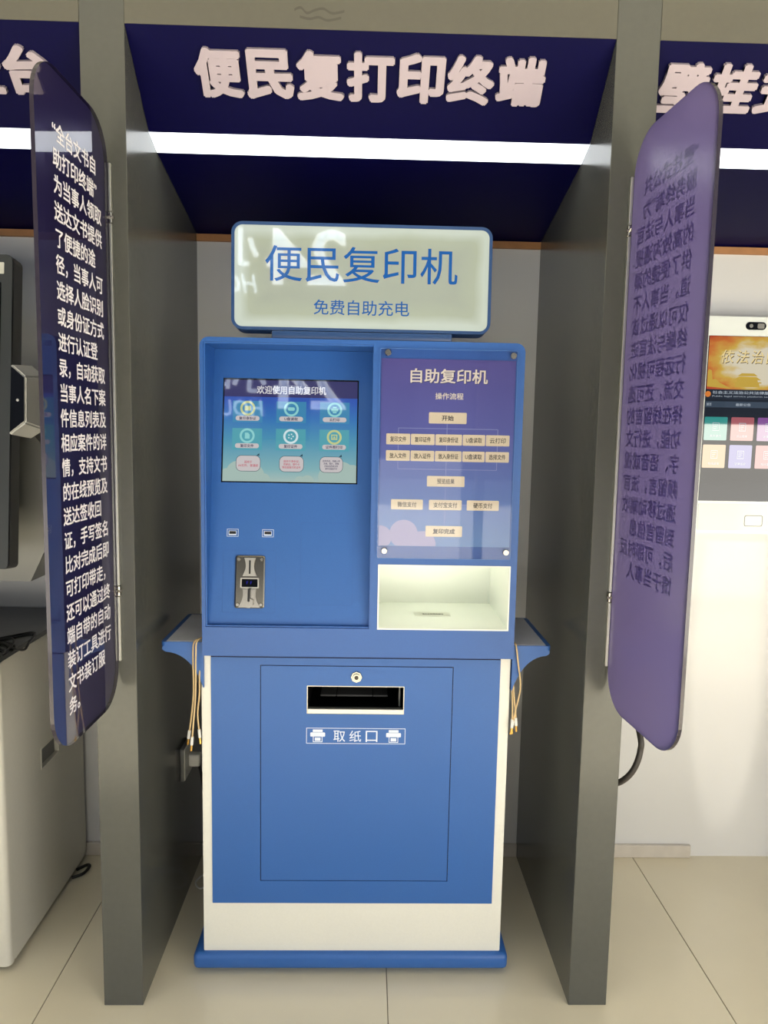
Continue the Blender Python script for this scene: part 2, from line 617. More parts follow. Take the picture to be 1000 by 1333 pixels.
# partitions
def partition(x0, name, label):
    bm = box(x0, x0 + TH, 0, D - 0.0005, 0, 2.82, 0.0012, 1)
    return tag(obj(name, bm, MT['grey']), label, 'partition', kind='structure')
partition(-TH, 'wall_partition', 'tall grey partition left of the blue kiosk')
partition(BW, 'wall_partition', 'tall grey partition right of the blue kiosk')
partition(-TH - BW - TH, 'wall_partition', 'tall grey partition closing the left bay')
partition(BW + TH + BW, 'wall_partition', 'tall grey partition closing the right bay')

# header beams between the partitions (flush with their fronts)
for k, (nm, lb) in enumerate((('trim_1', 'grey header beam over the left bay'), ('trim_2', 'smudged grey header beam over the blue kiosk bay'), ('trim_3', 'grey header beam over the right bay'))):
    x0 = -TH - BW + k * (BW + TH)
    tag(obj(nm, box(x0 + 0.0006, x0 + BW - 0.0006, 0.0008, 0.12, HH, 2.82), MT['beam']), lb, 'beam', kind='structure')
bm = bmesh.new()
for pts_ in ([(0.376, 2.404), (0.39, 2.409), (0.404, 2.398), (0.42, 2.404), (0.44, 2.408), (0.46, 2.399), (0.487, 2.404)], [(0.388, 2.390), (0.41, 2.386), (0.43, 2.390), (0.45, 2.384), (0.48, 2.390)]):
    pth = smooth_path([(x, 0, z) for x, z in pts_], 5)
    for p0, p1 in zip(pth, pth[1:]):
        dz = Vector((0, 0, 0.0028))
        vs_ = [bm.verts.new(q_ + Vector((0, 0.0004, 0))) for q_ in (p0 - dz, p1 - dz, p1 + dz, p0 + dz)]
        bm.faces.new(vs_)
sm_ = obj('scuff_mark', bm, mat('beam_scuff', (78, 76, 68), 0.6), bpy.data.objects['trim_2'])
# wooden batten on the wall below each fascia
for k, (nm, lb) in enumerate((('trim_4', 'thin raw wood batten along the wall top in the left bay'), ('trim_5', 'thin raw wood batten along the wall top behind the kiosk sign'), ('trim_6', 'thin raw wood batten along the wall top in the right bay'))):
    x0 = -TH - BW + k * (BW + TH)
    tag(obj(nm, box(x0 + 0.001, x0 + BW - 0.001, D - 0.012, D - 0.0006, 2.070, 2.091), MT['wood']), lb, 'batten', kind='structure')

# ------------------------------------------------------------------ fascia signs
def fascia(x0, label, chars, m_navy):
    t = thing('fascia_sign', (x0 + BW / 2, 0.2, 2.1), label, 'sign', 'fascia signs over the bays')
    prof = [(0.0015, HH - 0.0005), (0.170, 2.203), (0.239, 2.180), (0.668, 2.0935)]
    def slab(a, b, th, name, m):
        bm = bmesh.new()
        (y0, z0), (y1, z1) = a, b
        d = Vector((0, y1 - y0, z1 - z0)).normalized()
        n = Vector((0, -d.z, d.y)) * th if (-d.z) * 0 + d.y > 0 else Vector((0, d.z, -d.y)) * th
        vs = []
        for x in (x0 + 0.0008, x0 + BW - 0.0008):
            for (y, z, s) in ((y0, z0, 0), (y1, z1, 0), (y1, z1, 1), (y0, z0, 1)):
                vs.append(bm.verts.new((x, y + n.y * s * 1.0, z + abs(n.z) * s)))
        a_, b_ = vs[:4], vs[4:]
        bm.faces.new(list(reversed(a_)))
        bm.faces.new(b_)
        for i in range(4):
            j = (i + 1) % 4
            bm.faces.new((a_[i], a_[j], b_[j], b_[i]))
        bmesh.ops.recalc_face_normals(bm, faces=bm.faces)
        return obj(name, bm, m, t)
    slab(prof[0], prof[1], 0.012, 'upper_panel', m_navy)
    slab(prof[1], prof[2], 0.012, 'light_strip', MT['led'])
    slab(prof[2], prof[3], 0.012, 'lower_panel', m_navy)
    F = Frame((0, 0.0, HH), (1, 0, 0), (0, -0.170, 0.163))
    for ch, u0, u1, v0, v1 in chars:
        obj('letter', text_fit(ch, F, u0, u1, v0, v1, n=0.0005, bold=0.044, thick=0.010, res=2), MT['letter'], t)
    return t

cc = []
for k, ch in enumerate('便民复打印终端'):
    c = 0.1955 + k * 0.1172
    cc.append((ch, c - 0.0555, c + 0.0555, -0.146, -0.040))
fascia(0, 'navy fascia sign with seven pale relief characters over the blue kiosk', cc, MT['navy'])
cl = []
for k, ch in enumerate('全台'):
    c = -0.360 + k * 0.119
    cl.append((ch, c - 0.056, c + 0.056, -0.152, -0.047))
fascia(-BW - TH, 'navy fascia sign over the left bay, cut off by the photo edge', cl, MT['navy'])
cr = []
for k, ch in enumerate('壁挂式公共服务'):
    c = 1.282 + k * 0.119
    cr.append((ch, c - 0.056, c + 0.056, -0.150, -0.040))
fascia(BW + TH, 'navy fascia sign over the right bay with brightly lit pale characters', cr, MT['navy'])

# ------------------------------------------------------------------ the blue copy kiosk
KX0, KX1 = 0.139, 0.940
KY = 0.0876
LY = 0.1126
YB = 0.46         # back of the cabinet
kiosk = thing('copy_kiosk', (0.54, 0.28, 0), 'tall blue and white self-service copy kiosk with lit header sign', 'kiosk')

obj('plinth', box(0.1035, 0.9595, 0.0962, 0.50, 0.020, 0.0665, 0.014, 3), MT['blue'], kiosk, smooth=40)
for x in (0.19, 0.875):
    for y in (0.16, 0.44):
        bm = bmesh.new()
        Fz = Frame((x, y, 0), (1, 0, 0), (0, 1, 0))
        add_cyl(bm, Fz, 0, 0, 0.012, 0, 0.008, 16)
        add_cyl(bm, Fz, 0, 0, 0.005, 0.008, 0.022, 12)
        obj('levelling_foot', bm, MT['steel'], kiosk)

# white lower cabinet, hollow behind the paper slot
FL = front(LY)
lx0, lx1 = 0.131, 0.938
bm = bmesh.new()
add_box(bm, lx0, lx0 + 0.012, LY + 0.004, YB, 0.066, 0.90)
add_box(bm, lx1 - 0.012, lx1, LY + 0.004, YB, 0.066, 0.90)
add_box(bm, lx0, lx1, YB - 0.012, YB, 0.066, 0.90)
add_box(bm, lx0 + 0.004, lx1 - 0.004, LY + 0.004, YB - 0.004, 0.067, 0.20)
add_ring(bm, FL, rr(lx0, lx1, 0.0665, 0.8995, 0.003, 3), rr(0.402, 0.664, 0.735, 0.817, 0.001, 3), -0.010, 0)
lower = obj('lower_cabinet', bm, MT['white'], kiosk)

# blue front skin: ring around the service door
FB = front(LY - 0.0022)
obj('front_skin', ring(FB, rr(0.1555, 0.9115, 0.206, 0.8885, 0), rr(0.2835, 0.7885, 0.2700, 0.8690, 0), -0.002, 0), MT['blue'], kiosk)
obj('door_gap', ring(FB, rr(0.2836, 0.7884, 0.2701, 0.8689, 0), rr(0.2858, 0.7862, 0.2723, 0.8667, 0), -0.0021, -0.0016), MT['groove'], kiosk)
door = obj('service_door', ring(FB, rr(0.2858, 0.7862, 0.2723, 0.8667, 0.002, 3), rr(0.4055, 0.6605, 0.7385, 0.8145, 0.001, 3), -0.002, 0.0004), MT['blue'], kiosk)
obj('seam_and_shade', box(0.1555, 0.9115, LY - 0.0005, LY + 0.003, 0.8886, 0.8988), MT['groove'], kiosk)  # dark strip: housing seam plus the shadow under its overhang, as colour
# slot: steel surround, silver lip, dark box
bm = ring(front(LY - 0.0026), rr(0.4055, 0.6605, 0.7385, 0.8145, 0.001, 3), rr(0.4075, 0.6585, 0.7405, 0.8125, 0.001, 3), -0.012, 0.0006)
lift(door, 'slot_surround', bm, MT['steel'])
bm = bmesh.new()
add_box(bm, 0.4076, 0.6584, LY - 0.006, LY + 0.010, 0.7386, 0.7535, 0.002, 2)
lift(door, 'slot_lip', bm, MT['alum'])
bm = bmesh.new()
add_box(bm, 0.395, 0.671, 0.35, 0.36, 0.70, 0.84)
add_box(bm, 0.395, 0.405, 0.124, 0.35, 0.70, 0.84)
add_box(bm, 0.661, 0.671, 0.124, 0.35, 0.70, 0.84)
add_box(bm, 0.395, 0.671, 0.124, 0.36, 0.83, 0.84)
add_box(bm, 0.395, 0.671, 0.124, 0.36, 0.715, 0.725)
obj('output_bay', bm, MT['dark'], kiosk)
bm = bmesh.new()
for a, b in ((0.435, 0.478), (0.480, 0.578), (0.580, 0.620)):
    add_box(bm, a, b, 0.20, 0.32, 0.752, 0.757, 0.001, 1)
obj('paper_tray', bm, MT['greyplastic'], kiosk)
obj('guide_rail', box(0.648, 0.652, 0.150, 0.155, 0.745, 0.812), MT['greyplastic'], kiosk)
# lock
bm = bmesh.new()
add_cyl(bm, front(LY - 0.0026), 0.5345, 0.8395, 0.0155, 0, 0.004, 8, 0.0145)
add_cyl(bm, front(LY - 0.0066), 0.5345, 0.8395, 0.0105, 0, 0.004, 20, 0.0095)
lk = lift(door, 'lock', bm, MT['chrome'])
bm = bmesh.new()
add_cyl(bm, front(LY - 0.0106), 0.5345, 0.8395, 0.0055, 0, 0.0006, 16)
lift(door, 'keyhole', bm, MT['dark_print'])
# printed label with printer pictograms
FP = front(LY - 0.0027)
bm = frame_line(FP, 0.4045, 0.6655, 0.6570, 0.7000, 0.0014, 0, 0.0003)
def printer(bm, c):
    add_prism(bm, FP, rr(c - 0.0195, c + 0.0195, 0.676, 0.6875, 0.002, 2), 0, 0.0003)
    add_prism(bm, FP, rr(c - 0.0130, c + 0.0130, 0.6885, 0.6955, 0.001, 2), 0, 0.0003)
    merge(bm, frame_line(FP, c - 0.0125, c + 0.0125, 0.6610, 0.6790, 0.0018, 0.0003, 0.0006))
    add_prism(bm, FP, rr(c - 0.0075, c + 0.0075, 0.6645, 0.6735, 0), 0, 0.0003)
printer(bm, 0.4345)
printer(bm, 0.6345)
for s, u in (('取', 0.476), ('纸', 0.518), ('口', 0.561)):
    merge(bm, text_fit(s, FP, u, u + 0.031, 0.6625, 0.6930, n=0.0003, bold=0.004))
lift(door, 'printed_label', bm, MT['print_white'], 'white printed paper outlet label with two printer pictograms')

# upper housing ----------------------------------------------------------
FU = front(KY)
bm = bmesh.new()
zt = 1.700
# shell around
add_box(bm, KX0, KX0 + 0.004, KY + 0.004, YB, 0.899, zt - 0.02)
add_box(bm, KX1 - 0.004, KX1, KY + 0.004, YB, 0.899, zt - 0.02)
add_box(bm, KX0 + 0.02, KX1 - 0.02, KY + 0.004, YB, zt - 0.004, zt)
add_box(bm, KX0, KX1, YB - 0.004, YB, 0.899, zt)
add_box(bm, KX0, KX1, KY + 0.004, YB, 0.899, 0.903)
obj('housing_shell', bm, MT['blue'], kiosk)
# front face built from frames: outer rounded frame split left/right at x=0.5755
RO = 0.022
XM = 0.5750
bm = bmesh.new()
def quad_ring(bm, ox0, ox1, oz0, oz1, ix0, ix1, iz0, iz1, rad):
    add_ring(bm, FU, rr(ox0, ox1, oz0, oz1, rad, 5), rr(ix0, ix1, iz0, iz1, tuple(0.0015 for _ in range(4)), 5), -0.02, 0)
quad_ring(bm, KX0, XM, 0.899, zt, 0.1480, 0.5655, 0.9745, 1.6890, (0.0015, 0.0001, 0.0001, RO))
quad_ring(bm, XM, KX1, 0.899, zt, 0.5855, 0.9235, 0.9735, 1.1425, (0.0001, 0.0015, RO, 0.0001))
fr = obj('front_frame', bm, MT['blue_dk'], kiosk)
# folded lip inside the screen recess
bm = ring(front(KY + 0.004), rr(0.1480, 0.5655, 0.9745, 1.6890, 0), rr(0.1515, 0.5640, 0.9785, 1.6850, 0), -0.006, 0.0)
obj('recess_lip', bm, MT['blue'], kiosk)
# recess side walls and tilted panel
PT = Frame((0, 0.105, 0.977), (1, 0, 0), (0, 0.110, 0.710))
bm = bmesh.new()
yb, yt = 0.105, 0.215
def wallq(x):
    a = [bm.verts.new((x, KY + 0.010, 0.9775)), bm.verts.new((x, yb + 0.004, 0.9775)), bm.verts.new((x, yt + 0.004, 1.6875)), bm.verts.new((x, KY + 0.010, 1.6875))]
    b = [bm.verts.new((v.co.x + (-0.003 if x < 0.3 else 0.003), v.co.y, v.co.z)) for v in a]
    bm.faces.new(a); bm.faces.new(list(reversed(b)))
    for i in range(4):
        bm.faces.new((a[i], a[(i + 1) % 4], b[(i + 1) % 4], b[i]))
wallq(0.1495)
wallq(0.5645)
add_box(bm, 0.1495, 0.5645, KY + 0.010, yt + 0.006, 1.6860, 1.6885)
add_box(bm, 0.1495, 0.5645, KY + 0.010, yb + 0.006, 0.9750, 0.9775)
bmesh.ops.recalc_face_normals(bm, faces=bm.faces)
obj('recess_walls', bm, MT['blue'], kiosk)
# tilted panel with the screen opening
SU0, SU1, SV0, SV1 = 0.1765, 0.5260, 0.3695, 0.6385
bm = ring(PT, rr(0.1495, 0.5645, 0.0005, 0.7168, 0), rr(SU0 - 0.0025, SU1 + 0.0025, SV0 - 0.0025, SV1 + 0.0025, 0), -0.004, 0)
panel = obj('control_panel', bm, MT['blue'], kiosk)
# faint raised outlines of covered openings
bm = bmesh.new()
add_ring(bm, PT, rr(0.185, 0.322, 0.030, 0.192, 0.004, 3), rr(0.1862, 0.3208, 0.0312, 0.1908, 0.003, 3), 0, 0.0004)
add_ring(bm, PT, rr(0.3845, 0.5200, 0.052, 0.2655, 0.003, 3), rr(0.3856, 0.5189, 0.0531, 0.2644, 0.002, 3), 0, 0.0004)
lift(panel, 'blanking_outline', bm, MT['blue_dk'])

# touch screen ------------------------------------------------------------
scr = obj('touch_screen', prism(PT, rr(SU0 - 0.0024, SU1 + 0.0024, SV0 - 0.0024, SV1 + 0.0024, 0), -0.010, -0.0030), MT['glossblack'], kiosk)
FS = Frame(PT.p(0, 0, -0.0028), PT.U, PT.V)
sbg = grad_mat('screen_background', [(0, (196, 222, 214)), (0.12, (150, 206, 212)), (0.40, (84, 172, 208)), (0.62, (52, 132, 212)), (0.80, (44, 96, 206)), (1, (40, 82, 200))], emit=0.62, rough=0.05, coat=1.0)
lift(scr, 'screen_image', prism(FS, rr(SU0 + 0.001, SU1 - 0.001, SV0 + 0.001, SV1 - 0.0015, 0), 0, 0.0003), sbg)
FS2 = Frame(PT.p(0, 0, -0.0024), PT.U, PT.V)
M_band = emat('screen_band', (60, 56, 118), 0.6)
M_card = emat('screen_card', (72, 158, 208), 0.62)
M_card2 = emat('screen_card_teal', (96, 190, 206), 0.62)
M_edge = emat('screen_card_edge', (104, 186, 222), 0.62)
M_pill = emat('screen_pill', (222, 214, 214), 0.72)
M_txt = emat('screen_title_text', (224, 222, 226), 0.8)
M_dtx = emat('screen_small_text', (70, 64, 110), 0.5)
M_red = emat('screen_red_text', (214, 96, 112), 0.7)
M_yel = emat('screen_yellow_ring', (206, 214, 146), 0.8)
M_cyan = emat('screen_cyan_ring', (150, 220, 220), 0.8)
M_wht = emat('screen_white_ring', (216, 236, 240), 0.85)
M_out = emat('screen_outline', (44, 84, 104), 0.5)
M_cld = emat('screen_cloud', (190, 216, 206), 0.66)
lift(scr, 'title_band', prism(FS2, rr(SU0 + 0.001, SU1 - 0.001, 0.5925, SV1 - 0.0015, 0), 0, 0.0002), M_band)
lift(scr, 'title_text', text_fit('欢迎使用自助复印机', FS2, 0.262, 0.443, 0.6005, 0.6225, n=0.0004, bold=0.022), M_txt)
bm = bmesh.new()
def blob(cs, base, u0_, u1_):
    for (cx, cy, r) in cs:
        pts = [(min(max(x, u0_), u1_), max(y, base)) for x, y in circ(cx, cy, r, 22)]
        out = []
        for q in pts:
            if not out or (abs(q[0] - out[-1][0]) + abs(q[1] - out[-1][1])) > 1e-6:
                out.append(q)
        add_prism(bm, FS2, out, blob.n, blob.n + 0.0001)
        blob.n += 0.00002
blob.n = 0.0
blob([(0.188, 0.382, 0.022), (0.218, 0.392, 0.032), (0.256, 0.386, 0.030), (0.285, 0.376, 0.016)], SV0 + 0.0012, SU0 + 0.001, SU1 - 0.001)
blob([(0.378, 0.372, 0.014), (0.398, 0.371, 0.018), (0.452, 0.386, 0.026), (0.486, 0.390, 0.036), (0.515, 0.388, 0.030)], SV0 + 0.0012, SU0 + 0.001, SU1 - 0.001)
cl_ = lift(scr, 'screen_clouds', bm, M_cld)
cl_['kind'] = 'stuff'
FS3 = Frame(PT.p(0, 0, -0.0021), PT.U, PT.V)
names = [['复印身份证', 'U盘读取', '云打印'], ['复印文件', '复印证件', '证件照打印']]
kinds = [[(M_yel, 'card'), (M_cyan, 'disk'), (M_cyan, 'print')], [(M_cyan, 'doc'), (M_wht, 'dot'), (M_yel, 'photo')]]
for rw in range(2):
    for c in range(3):
        u0 = 0.2005 + c * 0.1135
        v1 = 0.5815 - rw * 0.0722
        u1, v0 = u0 + 0.0775, v1 - 0.0565
        card = lift(scr, 'app_icon', prism(FS2, rr(u0, u1, v0, v1, 0), 0, 0.00025), M_card if rw == 0 else M_card2)
        cu, cv = (u0 + u1) / 2, v1 - 0.0195
        bm = ring(FS3, circ(cu, cv, 0.0195, 24), circ(cu, cv, 0.0140, 24), 0, 0.0002)
        kd = kinds[rw][c]
        if kd[1] == 'card':
            add_prism(bm, FS3, rr(cu - 0.008, cu + 0.008, cv - 0.006, cv + 0.006, 0.001, 2), 0, 0.0002)
        elif kd[1] == 'disk':
            add_prism(bm, FS3, rr(cu - 0.009, cu + 0.009, cv - 0.0045, cv + 0.0045, 0.0035, 3), 0, 0.0002)
        elif kd[1] == 'print':
            add_prism(bm, FS3, rr(cu - 0.009, cu + 0.009, cv - 0.004, cv + 0.003, 0.001, 2), 0, 0.0002)
            add_prism(bm, FS3, rr(cu - 0.005, cu + 0.005, cv + 0.0042, cv + 0.008, 0), 0, 0.0002)
            add_prism(bm, FS3, rr(cu - 0.005, cu + 0.005, cv - 0.009, cv - 0.0046, 0), 0, 0.0002)
        elif kd[1] == 'doc':
            add_prism(bm, FS3, [(cu - 0.006, cv - 0.008), (cu + 0.0065, cv - 0.008), (cu + 0.0065, cv + 0.003), (cu + 0.002, cv + 0.008), (cu - 0.006, cv + 0.008)], 0, 0.0002)
        elif kd[1] == 'dot':
            for q in range(5):
                add_prism(bm, FS3, circ(cu + 0.006 * math.cos(q * 1.25), cv + 0.006 * math.sin(q * 1.25), 0.002, 8), 0, 0.0002)
        else:
            merge(bm, frame_line(FS3, cu - 0.008, cu + 0.008, cv - 0.007, cv + 0.007, 0.0028, 0, 0.0002))
            add_prism(bm, FS3, [(cu - 0.004, cv - 0.003), (cu + 0.004, cv - 0.003), (cu, cv + 0.003)], 0, 0.0002)
        lift(scr, 'icon_ring', bm, kd[0])
        lift(scr, 'icon_caption_pill', prism(FS3, rr(cu - 0.0310, cu + 0.0310, v1 - 0.0520, v1 - 0.0395, 0.0060, 4), 0, 0.0003), M_pill)
        s = names[rw][c]
        w = 0.0044 * len(s)
        lift(scr, 'icon_caption', text_fit(s, Frame(PT.p(0, 0, -0.0017), PT.U, PT.V), cu - w, cu + w, v1 - 0.0500, v1 - 0.0415, n=0, bold=0.025), M_dtx)
for c, rows in enumerate((['适用于', 'A4文件、普通纸'], ['适用于身份证、', '驾驶证、银行卡', '等双面复印的证件'], ['支持手机、电脑上传', '文档、图片、表格', '扫码后选择文件', '即可自助打印'])):
    u0, u1 = 0.2115 + c * 0.1125, 0.2755 + c * 0.1125
    if c == 2:
        u0, u1 = 0.4290, 0.4900
    v0, v1 = 0.3965, 0.4385
    bm = ring(FS3, rr(u0, u1, v0, v1, 0.014, 5), rr(u0 + 0.0011, u1 - 0.0011, v0 + 0.0011, v1 - 0.0011, 0.013, 5), 0, 0.0004)
    add_prism(bm, FS3, [(u1 - 0.011, v1), (u1 - 0.003, v1 - 0.001), (u1 - 0.004, v1 + 0.006)], 0, 0.0002)
    lift(scr, 'hint_bubble_outline', bm, M_out)
    lift(scr, 'hint_bubble', prism(FS3, rr(u0 + 0.001, u1 - 0.001, v0 + 0.001, v1 - 0.001, 0.013, 5), 0, 0.0002), M_pill)
    k = len(rows)
    em = 0.0072 if k == 2 else (0.0064 if k == 3 else 0.0054)
    bm = bmesh.new()
    for i, s in enumerate(rows):
        vv = (v0 + v1) / 2 + (k / 2 - i - 1) * em * 1.25
        w = min(0.026, 0.47 * em * len(s))
        merge(bm, text_fit(s, Frame(PT.p(0, 0, -0.0017), PT.U, PT.V), (u0 + u1) / 2 - w, (u0 + u1) / 2 + w, vv, vv + em, n=0, bold=0.015, res=1))
    lift(scr, 'hint_text', bm, M_red if c < 2 else M_dtx)

# USB ports and coin acceptor ---------------------------------------------
for u0 in (0.1935, 0.2845):
    up = lift(kiosk, 'usb_port', ring(PT, rr(u0, u0 + 0.0295, 0.2262, 0.2460, 0), rr(u0 + 0.0010, u0 + 0.0285, 0.2272, 0.2450, 0), 0.0001, 0.0006), MT['print_white'])
    b2 = ring(PT, rr(u0 + 0.0045, u0 + 0.0245, 0.2300, 0.2415, 0.001, 2), rr(u0 + 0.0058, u0 + 0.0232, 0.2330, 0.2405, 0.0005, 2), 0, 0.0012)
    lift(up, 'metal_shell', b2, MT['print_white'])
    lift(up, 'socket_hole', prism(PT, rr(u0 + 0.0058, u0 + 0.0232, 0.2330, 0.2405, 0), 0.0001, 0.0004), MT['black'])

CU0, CU1, CV0, CV1 = 0.2175, 0.2940, 0.0425, 0.1775
cm_ = (CU0 + CU1) / 2
bm = bmesh.new()
po, pi_ = rr(CU0, CU1, CV0, CV1, 0.006, 4), rr(CU0 + 0.003, CU1 - 0.003, CV0 + 0.003, CV1 - 0.003, 0.004, 4)
add_ring(bm, PT, po, pi_, 0, 0.0035, 0.0055)
add_prism(bm, PT, pi_, 0.0, 0.0040)
coin = lift(kiosk, 'coin_acceptor', bm, mat('coin_plate_steel', (128, 124, 114), 0.2, metal=1.0), 'polished steel coin acceptor plate', smooth=30)
# raised hourglass moulding with curved flanks
bm = bmesh.new()
def hour(v0, v1, wt, wb, n0, n1, k=8):
    L, R_ = [], []
    for i in range(k + 1):
        t = i / k
        w = wb + (wt - wb) * t - 0.006 * math.sin(math.pi * t)
        L.append((cm_ - w, v0 + (v1 - v0) * t))
        R_.append((cm_ + w, v0 + (v1 - v0) * t))
    add_prism(bm, PT, R_ + list(reversed(L)), n0, n1)
hour(0.125, 0.172, 0.0145, 0.0185, 0.0035, 0.0090)
lift(coin, 'slot_moulding', bm, MT['steel'], smooth=40)
lift(coin, 'coin_slot', prism(PT, rr(cm_ - 0.0022, cm_ + 0.0022, 0.131, 0.166, 0.001, 2), 0.0088, 0.0094), MT['black'])
bm = ring(PT, rr(cm_ - 0.024, cm_ + 0.024, 0.094, 0.1205, 0.002, 2), rr(cm_ - 0.0205, cm_ + 0.0205, 0.0970, 0.1175, 0.001, 2), 0.0035, 0.0065)
lift(coin, 'display_bezel', bm, MT['steel'])
lift(coin, 'led_display', prism(PT, rr(cm_ - 0.0205, cm_ + 0.0205, 0.0970, 0.1175, 0), 0.0035, 0.0048), MT['glossblack'])
M_dig = emat('digit_glow', (40, 30, 190), 0.9)
bm = bmesh.new()
for c0 in (cm_ - 0.008, cm_ + 0.002):
    for (a, b, c, d) in ((0, 0.0008, 0.104, 0.1115), (0.0008, 0.004, 0.1107, 0.1115), (0.0008, 0.003, 0.1072, 0.108)):
        add_prism(bm, PT, rr(c0 + a, c0 + b, c, d, 0), 0.0048, 0.0050)
lift(coin, 'led_digits', bm, M_dig)
bm = bmesh.new()
hour(0.0445, 0.0935, 0.0180, 0.0285, 0.0035, 0.0070)
add_prism(bm, PT, [(cm_ - 0.011, 0.056), (cm_ + 0.011, 0.056), (cm_ + 0.0165, 0.091), (cm_ - 0.0165, 0.091)], 0.0065, 0.0098)
add_prism(bm, PT, [(cm_ - 0.011, 0.052), (cm_ - 0.004, 0.044), (cm_ + 0.004, 0.044), (cm_ + 0.011, 0.052), (cm_ + 0.011, 0.064), (cm_ + 0.004, 0.068), (cm_ - 0.004, 0.068), (cm_ - 0.011, 0.064)], 0.0090, 0.0170)
lift(coin, 'return_lever', bm, MT['chrome'])
lift(coin, 'return_slot', prism(PT, rr(cm_ - 0.0027, cm_ + 0.0027, 0.0600, 0.0935, 0.001, 2), 0.0095, 0.0173), MT['black'])
for (u, v) in ((CU0 + 0.0085, CV0 + 0.009), (CU1 - 0.0085, CV0 + 0.009), (CU0 + 0.0085, CV1 - 0.009), (CU1 - 0.0085, CV1 - 0.009)):
    b = bmesh.new()
    add_cyl(b, PT, u, v, 0.0055, 0.0038, 0.0072, 14, 0.0040)
    lift(coin, 'screw', b, MT['chrome'], smooth=50)

# poster under a clear acrylic cover ---------------------------------------
AX0, AX1, AZ0, AZ1 = 0.5815, 0.9200, 1.1600, 1.6805
# blue backing plate filling the frame right of the recess, above the niche
FPo = front(KY - 0.0012)
post = obj('flow_chart_poster', prism(FPo, rr(0.5850, 0.9175, 1.1910, 1.6570, 0), 0, 0.0004), MT['poster'], kiosk)
post['label'] = 'purple flow-chart poster with cream step boxes under a clear cover'
FQ = front(KY - 0.0017)
FQ2 = front(KY - 0.0020)
bm = bmesh.new()
npz = [0.0]
def pclouds(cs):
    for (cx, cy, r) in cs:
        pts = [(min(max(x, 0.5855), 0.917), max(y, 1.1915)) for x, y in circ(cx, cy, r, 26)]
        out = []
        for q in pts:
            if not out or (abs(q[0] - out[-1][0]) + abs(q[1] - out[-1][1])) > 1e-6:
                out.append(q)
        if abs(out[0][0] - out[-1][0]) + abs(out[0][1] - out[-1][1]) < 1e-6:
            out.pop()
        add_prism(bm, FQ, out, 0.00001 + npz[0], 0.00005 + npz[0])
        npz[0] += 0.00001
pclouds([(0.588, 1.213, 0.030), (0.648, 1.222, 0.036), (0.696, 1.196, 0.034)])
lift(post, 'printed_clouds', bm, MT['cloud'])
bm = bmesh.new()
def hl(x0, x1, z):
    add_prism(bm, FQ, rr(x0, x1, z - 0.0008, z + 0.0008, 0), 0, 0.0003)
def vl(x, z0, z1):
    add_prism(bm, FQ, rr(x - 0.0008, x + 0.0008, z0, z1, 0), 0, 0.00032)
vl(0.751, 1.244, 1.505)
hl(0.630, 0.878, 1.4875)
vl(0.630, 1.386, 1.4875)
vl(0.878, 1.386, 1.4875)
hl(0.630, 0.878, 1.386)
hl(0.690, 0.810, 1.297)
lift(post, 'connector_lines', bm, MT['line_print'])
lift(post, 'poster_title_shade', text_fit('自助复印机', FQ, 0.6580, 0.8500, 1.5975, 1.6325, n=0.0001, bold=0.03), MT['poster_shadow'])
lift(post, 'poster_title', text_fit('自助复印机', FQ, 0.6570, 0.8485, 1.5990, 1.6340, n=0.0004, bold=0.02), MT['poster_text'])
lift(post, 'poster_subtitle', text_fit('操作流程', FQ, 0.7195, 0.7895, 1.5595, 1.5755, n=0.0004, bold=0.018), MT['poster_text'])
steps = [('开始', .705, .799, 1.500, 1.5275, .030)]
r1 = ['复印文件', '复印证件', '复印身份证', 'U盘读取', '云打印']
r2 = ['放入文件', '放入证件', '放入身份证', 'U盘读取', '选择文件']
xsx = [(0.600, 0.6595), (0.6615, 0.7205), (0.7225, 0.7890), (0.7910, 0.8470), (0.8490, 0.9080)]
for s, (a, b) in zip(r1, xsx):
    steps.append((s, a, b, 1.4465, 1.4735, 0.040 if len(s) < 5 else 0.048))
for s, (a, b) in zip(r2, xsx):
    steps.append((s, a, b, 1.4060, 1.4320, 0.042 if len(s) < 5 else 0.050))
steps += [('预览结果', .704, .7985, 1.3430, 1.3695, .044), ('微信支付', .615, .695, 1.2840, 1.3095, .048), ('支付宝支付', .7105, .793, 1.2840, 1.3095, .060),
          ('硬币支付', .8060, .8870, 1.2840, 1.3095, .048), ('复印完成', .7035, .796, 1.2160, 1.2435, .056)]
for s, a, b, c, d, w in steps:
    lift(post, 'step_box', prism(FQ, rr(a, b, c, d, 0.002, 2), 0.0003, 0.0006), MT['cream_print'])
    m_ = (a + b) / 2
    h_ = 0.0135
    lift(post, 'step_text', text_fit(s, FQ, m_ - w / 2, m_ + w / 2, (c + d) / 2 - h_ / 2, (c + d) / 2 + h_ / 2, n=0.0008, bold=0.018 if s not in ('开始', '复印完成') else 0.027), MT['dark_print'])
cov = obj('clear_cover', prism(front(KY - 0.0075), rr(AX0, AX1, AZ0, AZ1, 0.004, 3), -0.0022, 0.0), MT['acrylic'], kiosk)
obj('cover_edge', ring(front(KY - 0.0075), rr(AX0 - 0.0004, AX1 + 0.0004, AZ0 - 0.0004, AZ1 + 0.0004, 0.004, 3), rr(AX0 + 0.0003, AX1 - 0.0003, AZ0 + 0.0003, AZ1 - 0.0003, 0.004, 3), -0.0024, 0.0002), mat('acrylic_edge', (90, 130, 190), 0.2), kiosk)
for (x, z) in ((0.6005, 1.6705), (0.9095, 1.6685), (0.6000, 1.1790), (0.9080, 1.1790)):
    b = bmesh.new()
    F0 = front(KY)
    add_cyl(b, F0, x, z, 0.0050, -0.001, 0.0076, 14)
    add_cyl(b, F0, x, z, 0.0085, 0.0077, 0.0125, 22, 0.0070)
    lift(kiosk, 'standoff_screw', b, MT['chrome'], smooth=45)

